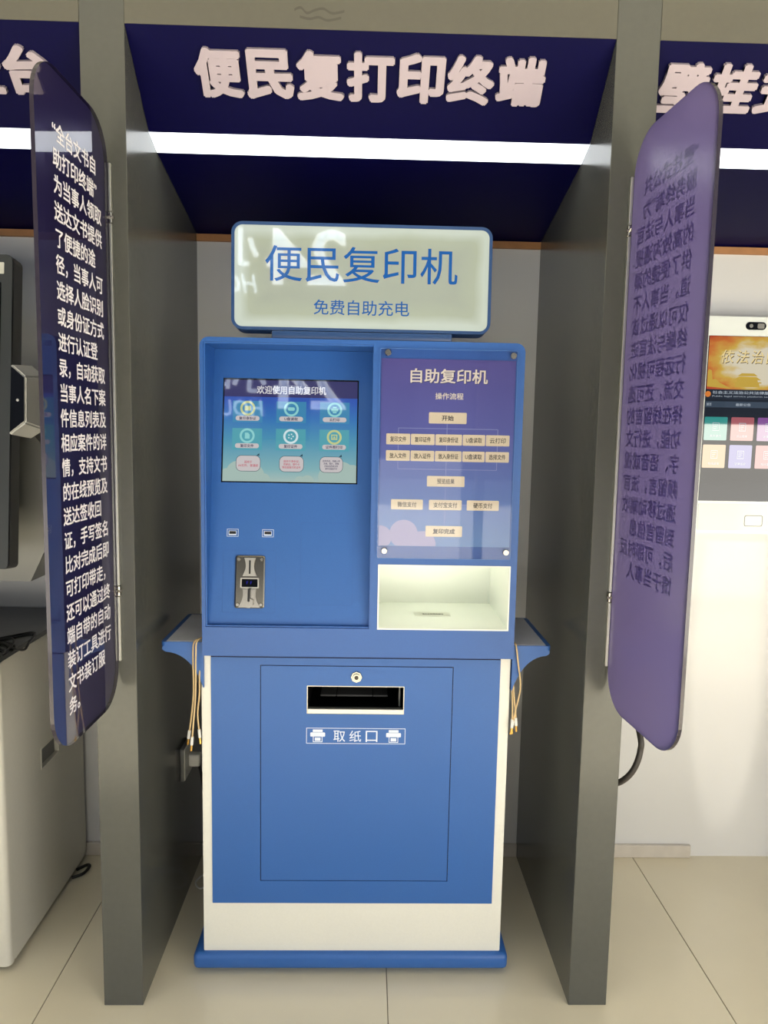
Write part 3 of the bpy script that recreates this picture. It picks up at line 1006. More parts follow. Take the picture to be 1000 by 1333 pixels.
# lit collection niche ------------------------------------------------------
NX0, NX1, NZ0, NZ1 = 0.5855, 0.9235, 0.9735, 1.1425
bm = ring(front(KY - 0.0006), rr(NX0, NX1, NZ0, NZ1, 0.001, 2), rr(NX0 + 0.0035, NX1 - 0.0035, NZ0 + 0.0035, NZ1 - 0.0035, 0.001, 2), -0.012, 0.0012)
obj('niche_rim', bm, MT['niche'], kiosk)
bm = bmesh.new()
nb = 0.375
add_box(bm, NX0 + 0.001, NX1 - 0.001, KY + 0.010, nb, NZ0, NZ0 + 0.003)
add_box(bm, NX0 + 0.001, NX1 - 0.001, nb, nb + 0.003, NZ0, NZ1 + 0.01)
add_box(bm, NX0 - 0.002, NX0 + 0.001, KY + 0.010, nb, NZ0, NZ1 + 0.01)
add_box(bm, NX1 - 0.001, NX1 + 0.002, KY + 0.010, nb, NZ0, NZ1 + 0.01)
add_box(bm, NX0, NX1, KY + 0.010, nb, NZ1 + 0.010, NZ1 + 0.013)
nich = obj('output_niche', bm, MT['niche'], kiosk)
nich['label'] = 'white lit collection niche'
lift(nich, 'niche_light', box(0.62, 0.89, 0.14, 0.155, NZ1 + 0.004, NZ1 + 0.0098), MT['niche_led'])
lift(nich, 'niche_light', box(0.62, 0.89, 0.33, 0.345, NZ1 + 0.004, NZ1 + 0.0098), MT['niche_led'])
Fn = Frame((0, 0, NZ0 + 0.0032), (1, 0, 0), (0, 1, 0))
lift(nich, 'niche_label', prism(Fn, rr(0.690, 0.790, 0.215, 0.262, 0), 0, 0.0004), MT['paper'])
bm = bmesh.new()
add_prism(bm, Fn, rr(0.716, 0.768, 0.242, 0.2475, 0), 0.0004, 0.0006)
lift(nich, 'niche_label_text', text_fit('请在此处取走原件', Fn, 0.712, 0.772, 0.2300, 0.2440, n=0.0007, bold=0.02), MT['dark_print'])
bm.free()

# header sign on top --------------------------------------------------------
obj('sign_foot', box(0.314, 0.758, 0.096, 0.150, 1.6995, 1.7200, 0.003, 2), MT['sign_frame'], kiosk, smooth=40)
ts = math.radians(2.0)
FSg = Frame((0, 0.098, 1.721), (1, 0, 0), (0, math.sin(ts), math.cos(ts)))
HS = 0.2585
SX0, SX1 = 0.2145, 0.8525
bm = ring(FSg, rr(SX0, SX1, 0, HS, 0.027, 8), rr(SX0 + 0.0075, SX1 - 0.0075, 0.0075, HS - 0.0075, 0.0195, 8), -0.060, 0, -0.0012)
add_prism(bm, FSg, rr(SX0 + 0.001, SX1 - 0.001, 0.001, HS - 0.001, 0.026, 8), -0.062, -0.058)
sgf = obj('header_sign', bm, MT['sign_frame'], kiosk, smooth=35)
sgf['label'] = 'backlit rounded header sign with blue characters'
def sign_mat():
    m = mat('sign_diffuser_glow', (122, 128, 118), 0.05, spec=1.0)
    nt = m.node_tree
    b = nt.nodes['Principled BSDF']
    tc = nt.nodes.new('ShaderNodeTexCoord')
    sx = nt.nodes.new('ShaderNodeSeparateXYZ')
    nt.links.new(tc.outputs['Generated'], sx.inputs[0])
    # distance from the LED-lined edge, in normalised face units
    def absd(sock, scale):
        a = nt.nodes.new('ShaderNodeMath'); a.operation = 'SUBTRACT'; a.inputs[1].default_value = 0.5
        nt.links.new(sock, a.inputs[0])
        c = nt.nodes.new('ShaderNodeMath'); c.operation = 'ABSOLUTE'
        nt.links.new(a.outputs[0], c.inputs[0])
        d = nt.nodes.new('ShaderNodeMath'); d.operation = 'MULTIPLY_ADD'
        d.inputs[1].default_value = scale; d.inputs[2].default_value = 1 - scale * 0.5
        nt.links.new(c.outputs[0], d.inputs[0])
        return d.outputs[0]
    ax = absd(sx.outputs['X'], 6.0)
    az = absd(sx.outputs['Z'], 2.6)
    mx = nt.nodes.new('ShaderNodeMath'); mx.operation = 'SMOOTH_MAX'; mx.inputs[2].default_value = 0.25
    nt.links.new(ax, mx.inputs[0]); nt.links.new(az, mx.inputs[1])
    nz = nt.nodes.new('ShaderNodeTexNoise'); nz.inputs['Scale'].default_value = 9.0
    nt.links.new(tc.outputs['Object'], nz.inputs['Vector'])
    ad = nt.nodes.new('ShaderNodeMath'); ad.operation = 'MULTIPLY_ADD'; ad.inputs[1].default_value = 0.25
    nt.links.new(nz.outputs['Fac'], ad.inputs[0]); nt.links.new(mx.outputs[0], ad.inputs[2])
    rp = nt.nodes.new('ShaderNodeValToRGB')
    el = rp.color_ramp.elements
    el[0].position = 0.35; el[0].color = (0.36, 0.40, 0.33, 1)
    el[1].position = 1.08 if False else 1.0; el[1].color = (0.72, 0.82, 0.74, 1)
    e = el.new(0.78); e.color = (0.44, 0.49, 0.36, 1)
    nt.links.new(ad.outputs[0], rp.inputs[0])
    nt.links.new(rp.outputs[0], b.inputs['Emission Color'])
    b.inputs['Coat Weight'].default_value = 1.0
    b.inputs['Coat IOR'].default_value = 1.9
    b.inputs['Coat Roughness'].default_value = 0.02
    b.inputs['Emission Strength'].default_value = 0.50
    return m
lift(sgf, 'sign_diffuser', prism(FSg, rr(SX0 + 0.0076, SX1 - 0.0076, 0.0076, HS - 0.0076, 0.0194, 8), -0.006, -0.002), sign_mat())
lift(sgf, 'sign_characters', text_fit('便民复印机', FSg, 0.297, 0.768, 0.118, 0.204, n=-0.0018, bold=0.006, res=3), MT['sign_blue'])
lift(sgf, 'sign_subtitle', text_fit('免费自助充电', FSg, 0.416, 0.651, 0.0395, 0.0760, n=-0.0018, bold=0.006), MT['sign_blue'])

# charging shelves on both sides ---------------------------------------------
def shelf(side):
    s = 1 if side > 0 else -1
    xb = (KX1 + 0.0005) if s > 0 else (KX0 - 0.0005)
    xo = 1.0405 if s > 0 else 0.0300
    z = 0.930
    yf, yk = 0.102, 0.390
    bm = bmesh.new()
    Fz = Frame((0, 0, z - 0.012), (1, 0, 0), (0, 1, 0))
    a, b = min(xb, xo), max(xb, xo)
    r = (0.0, 0.010, 0.010, 0.0) if s > 0 else (0.010, 0.0, 0.0, 0.010)
    add_prism(bm, Fz, rr(a, b, yf, yk, r, 4), 0, 0.012)
    # swept bracket below, running the depth of the shelf
    n = 10
    prof = [(xb, z - 0.012)]
    prof.append((xo - s * 0.004, z - 0.012))
    prof.append((xo - s * 0.003, z - 0.020))
    x1_, z1_ = xo - s * 0.012, z - 0.026
    x2_, z2_ = xb + s * 0.002, z - 0.118
    for k in range(n + 1):
        t = k / n
        cx, cz = xb + s * 0.030, z - 0.030
        px = (1 - t) ** 2 * x1_ + 2 * t * (1 - t) * cx + t * t * x2_
        pz = (1 - t) ** 2 * z1_ + 2 * t * (1 - t) * cz + t * t * z2_
        prof.append((px, pz))
    prof.append((xb, z2_ - 0.004))
    Ff = front(yf)
    if s < 0:
        prof = list(reversed(prof))
    add_prism(bm, Ff, list(reversed(prof)), -(yk - yf), 0.0)
    bmesh.ops.recalc_face_normals(bm, faces=bm.faces)
    sh = obj('charging_shelf', bm, MT['blue'], kiosk)
    Fm = Frame((0, 0, z), (1, 0, 0), (0, 1, 0))
    a, b = (xb, xo - 0.013) if s > 0 else (xo + 0.013, xb)
    lift(sh, 'shelf_mat', prism(Fm, rr(a, b, yf + 0.005, yk - 0.010, 0), 0, 0.0012), MT['mat_grey'])
shelf(-1)
shelf(1)

# ------------------------------------------------------------------ charging cables
def cable(pts, label, ends, r=0.0022, grp='cream charging cables'):
    t = obj('charging_cable', add_tube(bmesh.new(), smooth_path(pts), r, 8), MT['tube'], smooth=60)
    tag(t, label, 'cable', grp)
    p = Vector(pts[-1]); q = Vector(pts[-2]); d = (p - q).normalized()
    obj('connector', add_tube(bmesh.new(), [p - d * 0.004, p + d * 0.018], 0.0040, 8), MT['whiteplug'], t)
    obj('metal_tip', add_tube(bmesh.new(), [p + d * 0.018, p + d * 0.034], 0.0028, 8), MT['gold'], t)
cable([(0.129, 0.118, 0.936), (0.117, 0.098, 0.932), (0.114, 0.094, 0.90), (0.113, 0.100, 0.80), (0.107, 0.10, 0.735), (0.101, 0.10, 0.690)], 'cream charging cable hanging from the left shelf, nearest the partition', 1)
cable([(0.133, 0.110, 0.940), (0.125, 0.088, 0.934), (0.1235, 0.084, 0.90), (0.1215, 0.086, 0.80), (0.117, 0.084, 0.735), (0.112, 0.084, 0.680)], 'cream charging cable hanging from the left shelf, middle of three', 1)
cable([(0.1265, 0.120, 0.860), (0.1285, 0.102, 0.85), (0.126, 0.108, 0.79), (0.120, 0.112, 0.735), (0.1245, 0.108, 0.690)], 'cream charging cable by the left shelf, ending against the white cabinet', 1)
cable([(0.9445, 0.112, 0.936), (0.9480, 0.098, 0.930), (0.955, 0.094, 0.88), (0.963, 0.096, 0.82), (0.953, 0.10, 0.755), (0.948, 0.10, 0.725)], 'cream charging cable bowing outwards from the right shelf', 1)
cable([(0.9425, 0.118, 0.890), (0.9450, 0.110, 0.86), (0.948, 0.104, 0.80), (0.953, 0.10, 0.758), (0.955, 0.10, 0.733)], 'cream charging cable crossing in front of the right shelf bracket', 1)
cable([(0.9425, 0.122, 0.840), (0.9445, 0.108, 0.80), (0.946, 0.104, 0.76), (0.9455, 0.10, 0.728)], 'shortest cream charging cable beside the right cabinet edge', 1)

# ------------------------------------------------------------------ wall socket and plug on the left partition
sk = thing('wall_socket', (0.0005, 0.43, 0.46), 'grey-edged wall socket plate on the inner face of the left partition', 'socket')
obj('plate', box(0.0003, 0.0115, 0.385, 0.475, 0.408, 0.510, 0.002, 2), MT['greyplastic'], sk, smooth=40)
obj('plate_face', box(0.0116, 0.0150, 0.387, 0.473, 0.410, 0.508, 0.001, 1), MT['whiteplug'], sk)
pg = thing('power_plug', (0.03, 0.44, 0.45), 'pale grey power plug with black cord in the wall socket', 'plug')
obj('plug_body', box(0.0153, 0.050, 0.425, 0.455, 0.435, 0.475, 0.006, 3), MT['whiteplug'], pg, smooth=40)
bm = bmesh.new()
add_tube(bm, smooth_path([(0.044, 0.44, 0.440), (0.052, 0.44, 0.400), (0.062, 0.45, 0.30), (0.075, 0.47, 0.15), (0.085, 0.50, 0.03)]), 0.0045, 8)
obj('cord', bm, MT['rubber'], pg)
bm = bmesh.new()
pts = []
for k in range(44):
    a = k * 0.42
    pts.append((0.075 + 0.022 * math.cos(a) + 0.004 * math.sin(a * 0.3), 0.560 + 0.006 * math.sin(a * 0.37), 0.032 + 0.026 * math.sin(a)))
add_tube(bm, smooth_path(pts, 2), 0.0026, 6)
pts = smooth_path([(0.06, 0.56, 0.008), (0.03, 0.54, 0.005), (0.015, 0.50, 0.005), (0.04, 0.47, 0.005), (0.07, 0.52, 0.005)])
add_tube(bm, pts, 0.0026, 6)
tag(obj('coiled_cable', bm, MT['whiteplug']), 'coiled white cable on the floor between kiosk and left partition', 'cable')

# ------------------------------------------------------------------ projecting information boards
W_B = 0.3361
ZB0, ZB1 = 0.821, 2.1487
def board(hx, ang, label, rows, top_z, em, pitch, u_off, sign):
    """hinged at (hx, -0.01); ang turns the free edge towards +X"""
    d = Vector((math.sin(ang), -math.cos(ang), 0))          # hinge -> free edge
    free = Vector((hx, -0.01, 0)) + d * W_B
    t = thing('information_board', (hx, -0.01, ZB0), label, 'sign board', 'projecting information boards')
    F = Frame(free, -d, (0, 0, 1))                             # U: free edge -> hinge, N: +X side
    out = rr(0, W_B, ZB0, ZB1, 0.088, 10)
    bm = bmesh.new()
    a = [bm.verts.new(F.p(u, v, 0.004)) for u, v in out]
    b = [bm.verts.new(F.p(u, v, -0.004)) for u, v in out]
    f1 = bm.faces.new(a)
    f2 = bm.faces.new(list(reversed(b)))
    sides = []
    for i in range(len(out)):
        j = (i + 1) % len(out)
        sides.append(bm.faces.new((a[i], b[i], b[j], a[j])))
    f1.material_index = 0
    f2.material_index = 1
    for s_ in sides:
        s_.material_index = 2
    obj('acrylic_panel', bm, None, t, mats=[MT['board_clear'], MT['film'] if sign > 0 else MT['film_shaded'], MT['board_edge']])
    tx = lines(F, rows, u_off, top_z, em, pitch, -0.0034 if sign > 0 else 0.0044, bold=0.022, wide=0.98, thick=0.0)
    o = obj('printed_text', tx, MT['board_text'], t)
    # aluminium hinge strip on the partition front, with two pivot screws
    s = 1 if sign > 0 else -1
    x0, x1 = (hx - 0.0075, hx - 0.0015)
    if s < 0:
        x0, x1 = hx + 0.0045, hx + 0.0105
    gaps = (1.087, 1.947)
    segs = ((0.915, gaps[0] - 0.013), (gaps[0] + 0.013, gaps[1] - 0.013), (gaps[1] + 0.013, 2.065))
    if s > 0:
        x0, x1 = hx - 0.0115, hx - 0.0050
    for (a_, b_) in segs:
        obj('hinge_strip', box(x0, x1, -0.012, -0.0003, a_, b_, 0.001, 1), MT['alum'], t)
    for g in gaps:
        bm = bmesh.new()
        add_tube(bm, [((x0 + x1) / 2, -0.008, g - 0.011), ((x0 + x1) / 2, -0.008, g + 0.011)], 0.0045, 10)
        add_tube(bm, [((x0 + x1) / 2 - 0.007, -0.010, g), ((x0 + x1) / 2 + 0.008, -0.010, g)], 0.0035, 8)
        add_tube(bm, [((x0 + x1) / 2 - 0.003, -0.006, g - 0.012), ((x0 + x1) / 2 + 0.001, -0.016, g + 0.004)], 0.0014, 6)
        obj('hinge_pivot', bm, MT['chrome'], t, smooth=50)
    return t
MT['board_edge'] = mat('board_edge', (44, 38, 50), 0.25, coat=0.3)
left_rows = ['“全台文书自', '助打印终端”', '为当事人领取', '送达文书提供', '了便捷的途', '径，当事人可', '选择人脸识别', '或身份证方式', '进行认证登', '录，自动获取',
             '当事人名下案', '件信息列表及', '相应案件的详', '情，支持文书', '的在线预览及', '送达签收回', '证，手写签名', '比对完成后即', '可打印带走，', '还可以通过终',
             '端自带的自动', '装订工具进行', '文书装订服', '务。']
right_rows = ['“壁挂式公共', '服务终端”为', '当事人与法官', '的高效沟通提', '供了便捷的渠', '道。当事人不', '仅可以通过该', '终端与法官进', '行远程可视化', '交流，还可选',
              '择在线留言的', '功能，进行文', '字、语音或视', '频留言，法官', '通过移动端收', '到留言信息', '后，可即时反', '馈于当事人']
board(-0.0434, -0.0296, 'information board with shade-darkened film and white text on the left partition', left_rows, 2.050, 0.0385, 0.0490, 0.066, -1)
board(1.1568, 0.0914, 'purple information board seen from behind on the right partition, text mirrored', right_rows, 2.045, 0.0420, 0.0502, 0.060, 1)

# ------------------------------------------------------------------ left bay: cabinet, display, cable
cb = thing('floor_cabinet', (-0.72, 0.39, 0), 'light grey floor cabinet with recessed side handle in the left bay', 'cabinet')
cx0, cx1, cy0, cy1 = -1.08, -0.392, 0.115, 0.640
bm = bmesh.new()
FSd = Frame((cx1, 0, 0), (0, 1, 0), (0, 0, 1))               # right-hand side, N = +X
hu0, hu1, hv0, hv1 = 0.335, 0.452, 0.471, 0.531
add_ring(bm, FSd, rr(cy0 + 0.018, cy1, 0.018, 0.862, (0.012, 0.02, 0.0001, 0.0001), 4), rr(hu0, hu1, hv0, hv1, 0.0001, 4), -0.004, 0)
add_box(bm, cx0, cx1 - 0.020, cy0, cy1, 0.018, 0.862, 0.004, 2)
obj('cabinet_body', bm, MT['cabinet'], cb)
bm = bmesh.new()
Fc = Frame((0, 0, 0.018), (1, 0, 0), (0, 1, 0))
add_prism(bm, Fc, rr(cx0 - 0.002, cx1 + 0.001, cy0 - 0.004, cy0 + 0.018, (0.0, 0.014, 0.0, 0.0), 6), 0.0, 0.843)
obj('front_edge_profile', bm, MT['cabinet'], cb, smooth=40)
bm = ring(FSd, rr(hu0 - 0.004, hu1 + 0.004, hv0 - 0.004, hv1 + 0.004, 0.003, 3), rr(hu0 + 0.001, hu1 - 0.001, hv0 + 0.001, hv1 - 0.001, 0.002, 3), -0.014, 0.0012)
hd = obj('recessed_handle', bm, MT['cabinet'], cb)
lift(hd, 'handle_pocket', prism(FSd, rr(hu0 + 0.001, hu1 - 0.001, hv0 + 0.001, hv1 - 0.001, 0), -0.016, -0.013), MT['greyplastic'])
obj('worktop', box(cx0 - 0.004, cx1 + 0.002, cy0 - 0.002, cy1 + 0.012, 0.8625, 0.8760, 0.002, 1), MT['worktop'], cb)
for (x, y) in ((-0.42, 0.56), (-0.42, 0.17), (-1.04, 0.17), (-1.04, 0.56)):
    bm = bmesh.new()
    Fw = Frame((x, y, 0.016), (0, 1, 0), (0, 0, 1))
    add_cyl(bm, Fw, 0, 0, 0.0155, -0.008, 0.008, 18)
    add_box(bm, x - 0.012, x + 0.012, y - 0.008, y + 0.008, 0.016, 0.022)
    obj('caster', bm, MT['rubber'], cb)
bm = bmesh.new()
add_tube(bm, smooth_path([(-0.395, 0.565, 0.006), (-0.372, 0.590, 0.007), (-0.356, 0.575, 0.012), (-0.366, 0.545, 0.006), (-0.395, 0.525, 0.004)]), 0.005, 8)
tag(obj('cable_loop', bm, MT['rubber']), 'black cable loop on the floor peeking out beneath the grey cabinet', 'cable')
wz = 0.8760 + 0.0038
bm = bmesh.new()
add_tube(bm, smooth_path([(-0.520, 0.200, wz), (-0.470, 0.285, wz), (-0.415, 0.345, wz), (-0.392, 0.320, wz + 0.001), (-0.372, 0.245, wz + 0.002), (-0.366, 0.205, wz - 0.006), (-0.376, 0.190, wz - 0.002), (-0.400, 0.200, wz), (-0.440, 0.240, wz), (-0.500, 0.255, wz), (-0.540, 0.240, wz)], 6), 0.0034, 8)
add_tube(bm, smooth_path([(-0.400, 0.140, wz), (-0.420, 0.160, wz), (-0.450, 0.165, wz), (-0.440, 0.185, wz), (-0.410, 0.180, wz), (-0.395, 0.150, wz), (-0.41, 0.235, wz + 0.004), (-0.440, 0.275, wz + 0.004), (-0.470, 0.262, wz), (-0.450, 0.235, wz)], 6), 0.0030, 8)
tag(obj('looped_cable', bm, MT['rubber']), 'thin black cable lying in loops on the black cabinet top', 'cable')

mn = thing('display_terminal', (-0.70, 0.5, 1.1), 'tall black display terminal cut off by the left photo edge', 'display')
FMn = Frame((0, 0.172, 1.100), (1, 0, 0), (0, 0.089, 0.825))     # leaning back a little
MH = 0.828
out = rr(-1.02, -0.385, 0.0, MH, (0.01, 0.012, 0.020, 0.01), 4)
inn = rr(-1.008, -0.397, 0.012, MH - 0.012, (0.008, 0.010, 0.014, 0.008), 4)
obj('display_body', prism(FMn, out, -0.052, -0.004), MT['black'], mn)
bm = prism(FMn, rr(-1.018, -0.3868, 0.002, MH - 0.002, (0.01, 0.011, 0.018, 0.01), 4), -0.004, 0.0)
obj('bezel', bm, MT['bezel'], mn)
obj('screen', prism(FMn, rr(-0.99, -0.4150, 0.03, MH - 0.075, 0), 0.0002, 0.0012), MT['glossblack'], mn)
obj('status_label', prism(FMn, rr(-0.450, -0.4080, MH - 0.052, MH - 0.022, 0.002, 2), 0.0002, 0.0010), MT['paper'], mn)
bm = bmesh.new()
Fh = front(0.42)
add_prism(bm, Fh, [(-1.0, 1.015), (-0.445, 1.015), (-0.402, 1.105), (-0.396, 1.13), (-0.390, 1.36), (-0.405, 1.43), (-0.44, 1.47), (-0.50, 1.49), (-1.0, 1.49)], -(D - 0.42), 0)
add_box(bm, -0.9, -0.55, 0.24, 0.43, 1.2, 1.45)
obj('rear_housing', bm, mat('housing_grey', (150, 151, 148), 0.5), mn)
# camera module on an arm, right of the display
cmr = obj('camera_module', bmesh.new(), mat('camera_shell', (188, 188, 184), 0.4), mn)
bm = bmesh.new()
yc = 0.150
q = [(-0.3500, 1.6310), (-0.3130, 1.6000), (-0.3170, 1.4830), (-0.3610, 1.4510)]
qb = [(-0.3300, 1.6350), (-0.2940, 1.6020), (-0.2990, 1.4660), (-0.3400, 1.4400)]
Fq, Fr_ = front(yc), front(yc + 0.075)
a = [bm.verts.new(Fq.p(x, z)) for x, z in q]
b = [bm.verts.new(Fr_.p(x, z)) for x, z in qb]
bm.faces.new(list(reversed(a)))
bm.faces.new(b)
for i in range(4):
    bm.faces.new((a[i], a[(i + 1) % 4], b[(i + 1) % 4], b[i]))
bmesh.ops.recalc_face_normals(bm, faces=bm.faces)
bmesh.ops.bevel(bm, geom=list(bm.edges), offset=0.004, segments=2, affect='EDGES')
bmesh.ops.translate(bm, vec=-org(mn), verts=bm.verts)
bm.to_mesh(cmr.data)
bm.free()
ci = [(-0.3475, 1.6240), (-0.3165, 1.5970), (-0.3200, 1.4880), (-0.3570, 1.4590)]
bm = prism(Fq, list(reversed(ci)), 0.0002, 0.0012)
bmesh.ops.recalc_face_normals(bm, faces=bm.faces)
lift(cmr, 'camera_window', bm, MT['glossblack'])
bm = bmesh.new()
add_cyl(bm, Fq, -0.334, 1.540, 0.0035, 0.0013, 0.0022, 14)
lift(cmr, 'camera_lens', bm, MT['steel'])
bm = bmesh.new()
add_prism(bm, front(0.226), [(-0.345, 1.47), (-0.312, 1.49), (-0.308, 1.58), (-0.345, 1.60)], -0.10, 0)
add_prism(bm, front(0.30), [(-0.47, 1.46), (-0.330, 1.46), (-0.322, 1.48), (-0.322, 1.575), (-0.345, 1.59), (-0.47, 1.59)], -0.365, -0.03)
bmesh.ops.recalc_face_normals(bm, faces=bm.faces)
obj('camera_arm', bm, mat('arm_grey', (172, 172, 168), 0.5), mn)

# ------------------------------------------------------------------ right bay: wall-mounted kiosk and hose
wk = thing('wall_kiosk', (1.78, D, 1.2), 'white wall-mounted service kiosk with red poster screen in the right bay', 'kiosk')
ky = 0.570
FK = front(ky)
kx0, kx1, kz0, kz1 = 1.6170, 1.985, 1.172, 1.858
obj('kiosk_shell', prism(FK, rr(kx0, kx1, kz0, kz1, (0.002, 0.002, 0.012, 0.002), 4), -(D - ky), 0), MT['kiosk_white'], wk)
obj('wall_kiosk_screen', prism(FK, rr(kx0 + 0.004, kx1 - 0.004, 1.277, 1.798, 0), 0.0002, 0.0014), MT['glass_sc'], wk)
ksc = wk.children[-1]
bm = bmesh.new()
add_prism(bm, FK, rr(1.735, 1.800, 1.818, 1.842, 0.0119, 6), 0.0002, 0.0016)
cw = obj('camera_window', bm, MT['glossblack'], wk)
bm = bmesh.new()
add_cyl(bm, FK, 1.752, 1.830, 0.006, 0.0016, 0.0022, 16)
add_prism(bm, FK, rr(1.772, 1.794, 1.822, 1.838, 0.004, 3), 0.0016, 0.0020)
lift(cw, 'camera_lens', bm, MT['greyplastic'])
# poster picture on the screen
def poster_mat():
    m = bpy.data.materials.new('red_gold_screen_picture')
    m.use_nodes = True
    nt = m.node_tree
    b = nt.nodes['Principled BSDF']
    b.inputs['Base Color'].default_value = (0.01, 0.01, 0.01, 1)
    b.inputs['Roughness'].default_value = 0.06
    tc = nt.nodes.new('ShaderNodeTexCoord')
    mp = nt.nodes.new('ShaderNodeMapping')
    mp.inputs['Location'].default_value = (-0.50, 0, -0.45)
    mp.inputs['Scale'].default_value = (1.0, 0, 0.9)
    gr = nt.nodes.new('ShaderNodeTexGradient')
    gr.gradient_type = 'SPHERICAL'
    nz = nt.nodes.new('ShaderNodeTexNoise')
    nz.inputs['Scale'].default_value = 4.0
    nz.inputs['Detail'].default_value = 5
    ad = nt.nodes.new('ShaderNodeMath'); ad.operation = 'MULTIPLY_ADD'; ad.inputs[1].default_value = 0.55
    rp = nt.nodes.new('ShaderNodeValToRGB')
    el = rp.color_ramp.elements
    el[0].position = 0.56; el[0].color = lin((184, 50, 34))
    el[1].position = 1.0; el[1].color = lin((226, 216, 190))
    e = el.new(0.74); e.color = lin((206, 116, 48))
    e = el.new(0.88); e.color = lin((212, 176, 74))
    nt.links.new(tc.outputs['Generated'], mp.inputs[0])
    nt.links.new(mp.outputs[0], gr.inputs[0])
    nt.links.new(tc.outputs['Generated'], nz.inputs['Vector'])
    nt.links.new(nz.outputs['Fac'], ad.inputs[0])
    nt.links.new(gr.outputs['Fac'], ad.inputs[2])
    nt.links.new(ad.outputs[0], rp.inputs[0])
    nt.links.new(rp.outputs[0], b.inputs['Emission Color'])
    b.inputs['Emission Strength'].default_value = 0.75
    return m
FK1 = front(ky - 0.0016)
pic = lift(ksc, 'red_gold_picture', prism(FK1, rr(kx0 + 0.006, kx1 - 0.006, 1.632, 1.797, 0), 0, 0.0004), poster_mat())
FK2 = front(ky - 0.0022)
M_gold = emat('gold_silhouette', (206, 170, 60), 0.8)
M_cal = emat('calligraphy_gold', (238, 214, 150), 0.9)
M_calsh = emat('calligraphy_shade', (84, 60, 24), 0.6)
bm = bmesh.new()
for (a, b_, c, d) in ((1.712, 1.792, 1.640, 1.652), (1.706, 1.798, 1.652, 1.656), (1.718, 1.786, 1.656, 1.662), (1.722, 1.782, 1.668, 1.672)):
    add_prism(bm, FK2, [(a, c), (b_, c), (b_ - 0.002, d), (a + 0.002, d)], 0, 0.0002)
add_prism(bm, FK2, [(1.708, 1.662), (1.796, 1.662), (1.782, 1.671), (1.722, 1.671)], 0, 0.0002)
add_prism(bm, FK2, [(1.720, 1.674), (1.784, 1.674), (1.772, 1.683), (1.732, 1.683)], 0, 0.0002)
add_prism(bm, FK2, [(1.624, 1.640), (1.700, 1.634), (1.690, 1.640), (1.664, 1.652), (1.650, 1.664), (1.640, 1.662), (1.636, 1.690), (1.628, 1.694), (1.624, 1.690)], 0, 0.0002)
lift(ksc, 'golden_gate_silhouette', bm, M_gold)
for k, ch in enumerate('依法治国'):
    u = 1.6640 + k * 0.0475
    lift(ksc, 'calligraphy_shade', text_fit(ch, FK2, u + 0.0015, u + 0.0415, 1.7140 - 0.002, 1.7550 - 0.002, n=0.0001, bold=0.012, shear=0.12), M_calsh)
    lift(ksc, 'calligraphy_character', text_fit(ch, FK2, u, u + 0.040, 1.7140, 1.7550, n=0.0004, bold=0.006, shear=0.12), M_cal)
M_bar = emat('screen_bar', (34, 44, 60), 0.55)
M_bar2 = emat('screen_bar_light', (70, 86, 104), 0.55)
lift(ksc, 'caption_bar', prism(FK1, rr(kx0 + 0.006, kx1 - 0.006, 1.602, 1.6315, 0), 0, 0.0003), M_bar)
lift(ksc, 'caption_bar', prism(FK1, rr(kx0 + 0.006, kx1 - 0.006, 1.575, 1.594, 0), 0, 0.0003), M_bar2)
bm = bmesh.new()
add_prism(bm, FK2, circ(1.6285, 1.6165, 0.0092, 20), 0, 0.0002)
lift(ksc, 'orange_emblem', bm, emat('emblem_orange', (222, 128, 50), 0.85))
M_kt = emat('kiosk_text', (176, 186, 196), 0.8)
lift(ksc, 'caption_text', text_fit('社会主义法治公共法律服务平台自助终端系统', FK2, 1.643, 1.975, 1.6175, 1.6270, n=0.0002, bold=0.02), M_kt)
lift(ksc, 'caption_text', text_fit('Public legal service platform terminal system', FK2, 1.643, 1.900, 1.6065, 1.6130, n=0.0002), M_kt)
lift(ksc, 'caption_text', text_fit('首页', FK2, 1.626, 1.642, 1.5800, 1.5890, n=0.0002, bold=0.02), M_kt)
lift(ksc, 'caption_text', text_fit('最新公告', FK2, 1.720, 1.768, 1.5800, 1.5890, n=0.0002, bold=0.02), M_kt)
tiles = [[('teal', (52, 158, 150)), ('pink', (182, 96, 104)), ('violet', (142, 84, 160)), ('green', (84, 150, 92))], [('ochre', (182, 138, 70)), ('indigo', (66, 72, 176)), ('rose', (170, 80, 100)), ('blue', (60, 110, 180))]]
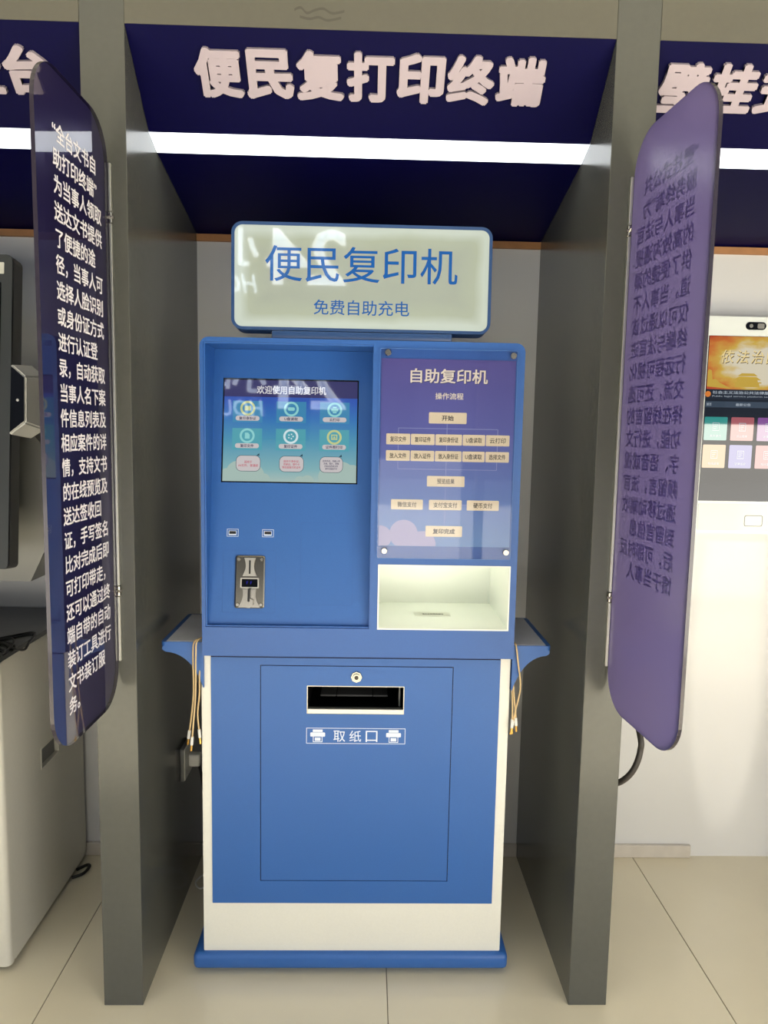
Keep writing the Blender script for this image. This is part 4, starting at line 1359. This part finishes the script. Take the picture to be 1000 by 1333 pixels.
capt = [['案件查询', '诉讼服务', '法律咨询', '联系法官'], ['在线留言', '法律法规', '投诉建议', '使用帮助']]
for rwi in range(2):
    for c in range(4):
        a = 1.6240 + c * 0.0855
        top = 1.5450 - rwi * 0.0880
        nm_, colr = tiles[rwi][c]
        lift(ksc, 'app_tile', prism(FK1, rr(a, a + 0.0735, top - 0.0740, top, 0.003, 2), 0, 0.0004), emat('tile_' + nm_, colr, 0.75), 'square %s app tile' % nm_)
        bm = bmesh.new()
        cu, cv = a + 0.037, top - 0.031
        merge(bm, frame_line(FK2, cu - 0.011, cu + 0.011, cv - 0.013, cv + 0.013, 0.0018, 0, 0.0002))
        for q2 in range(3):
            add_prism(bm, FK2, rr(cu - 0.007, cu + 0.007 - 0.003 * q2, cv + 0.005 - q2 * 0.006, cv + 0.0068 - q2 * 0.006, 0), 0, 0.0002)
        merge(bm, text_fit(capt[rwi][c], FK2, cu - 0.018, cu + 0.018, top - 0.0640, top - 0.0560, n=0.0001, bold=0.015, res=1))
        lift(ksc, 'tile_pictogram', bm, M_kt)
# lower white front with printer slot outline
lift(wk, 'lower_front_panel', prism(FK, rr(kx0 + 0.006, kx1 - 0.006, 1.182, 1.268, 0.002, 2), 0.0002, 0.0012), mat('pale_kiosk_panel', (206, 214, 208), 0.18, coat=0.3))
lift(wk, 'reader_outline', ring(FK, rr(1.775, 1.835, 1.196, 1.232, 0.006, 3), rr(1.777, 1.833, 1.198, 1.230, 0.005, 3), 0.0012, 0.0018), MT['greyplastic'])

bm = bmesh.new()
add_tube(bm, smooth_path([(1.292, 0.668, 0.93), (1.292, 0.50, 0.92), (1.290, 0.25, 0.82), (1.285, 0.10, 0.700), (1.284, 0.085, 0.655), (1.270, 0.085, 0.605), (1.246, 0.095, 0.568), (1.222, 0.12, 0.545), (1.209, 0.17, 0.535), (1.208, 0.3, 0.50), (1.208, 0.45, 0.35), (1.208, 0.5, 0.02)], 8), 0.0080, 12)
tag(obj('cable_hose', bm, MT['conduit'], smooth=60), 'thick dark grey cable hose curving behind the right partition', 'hose')
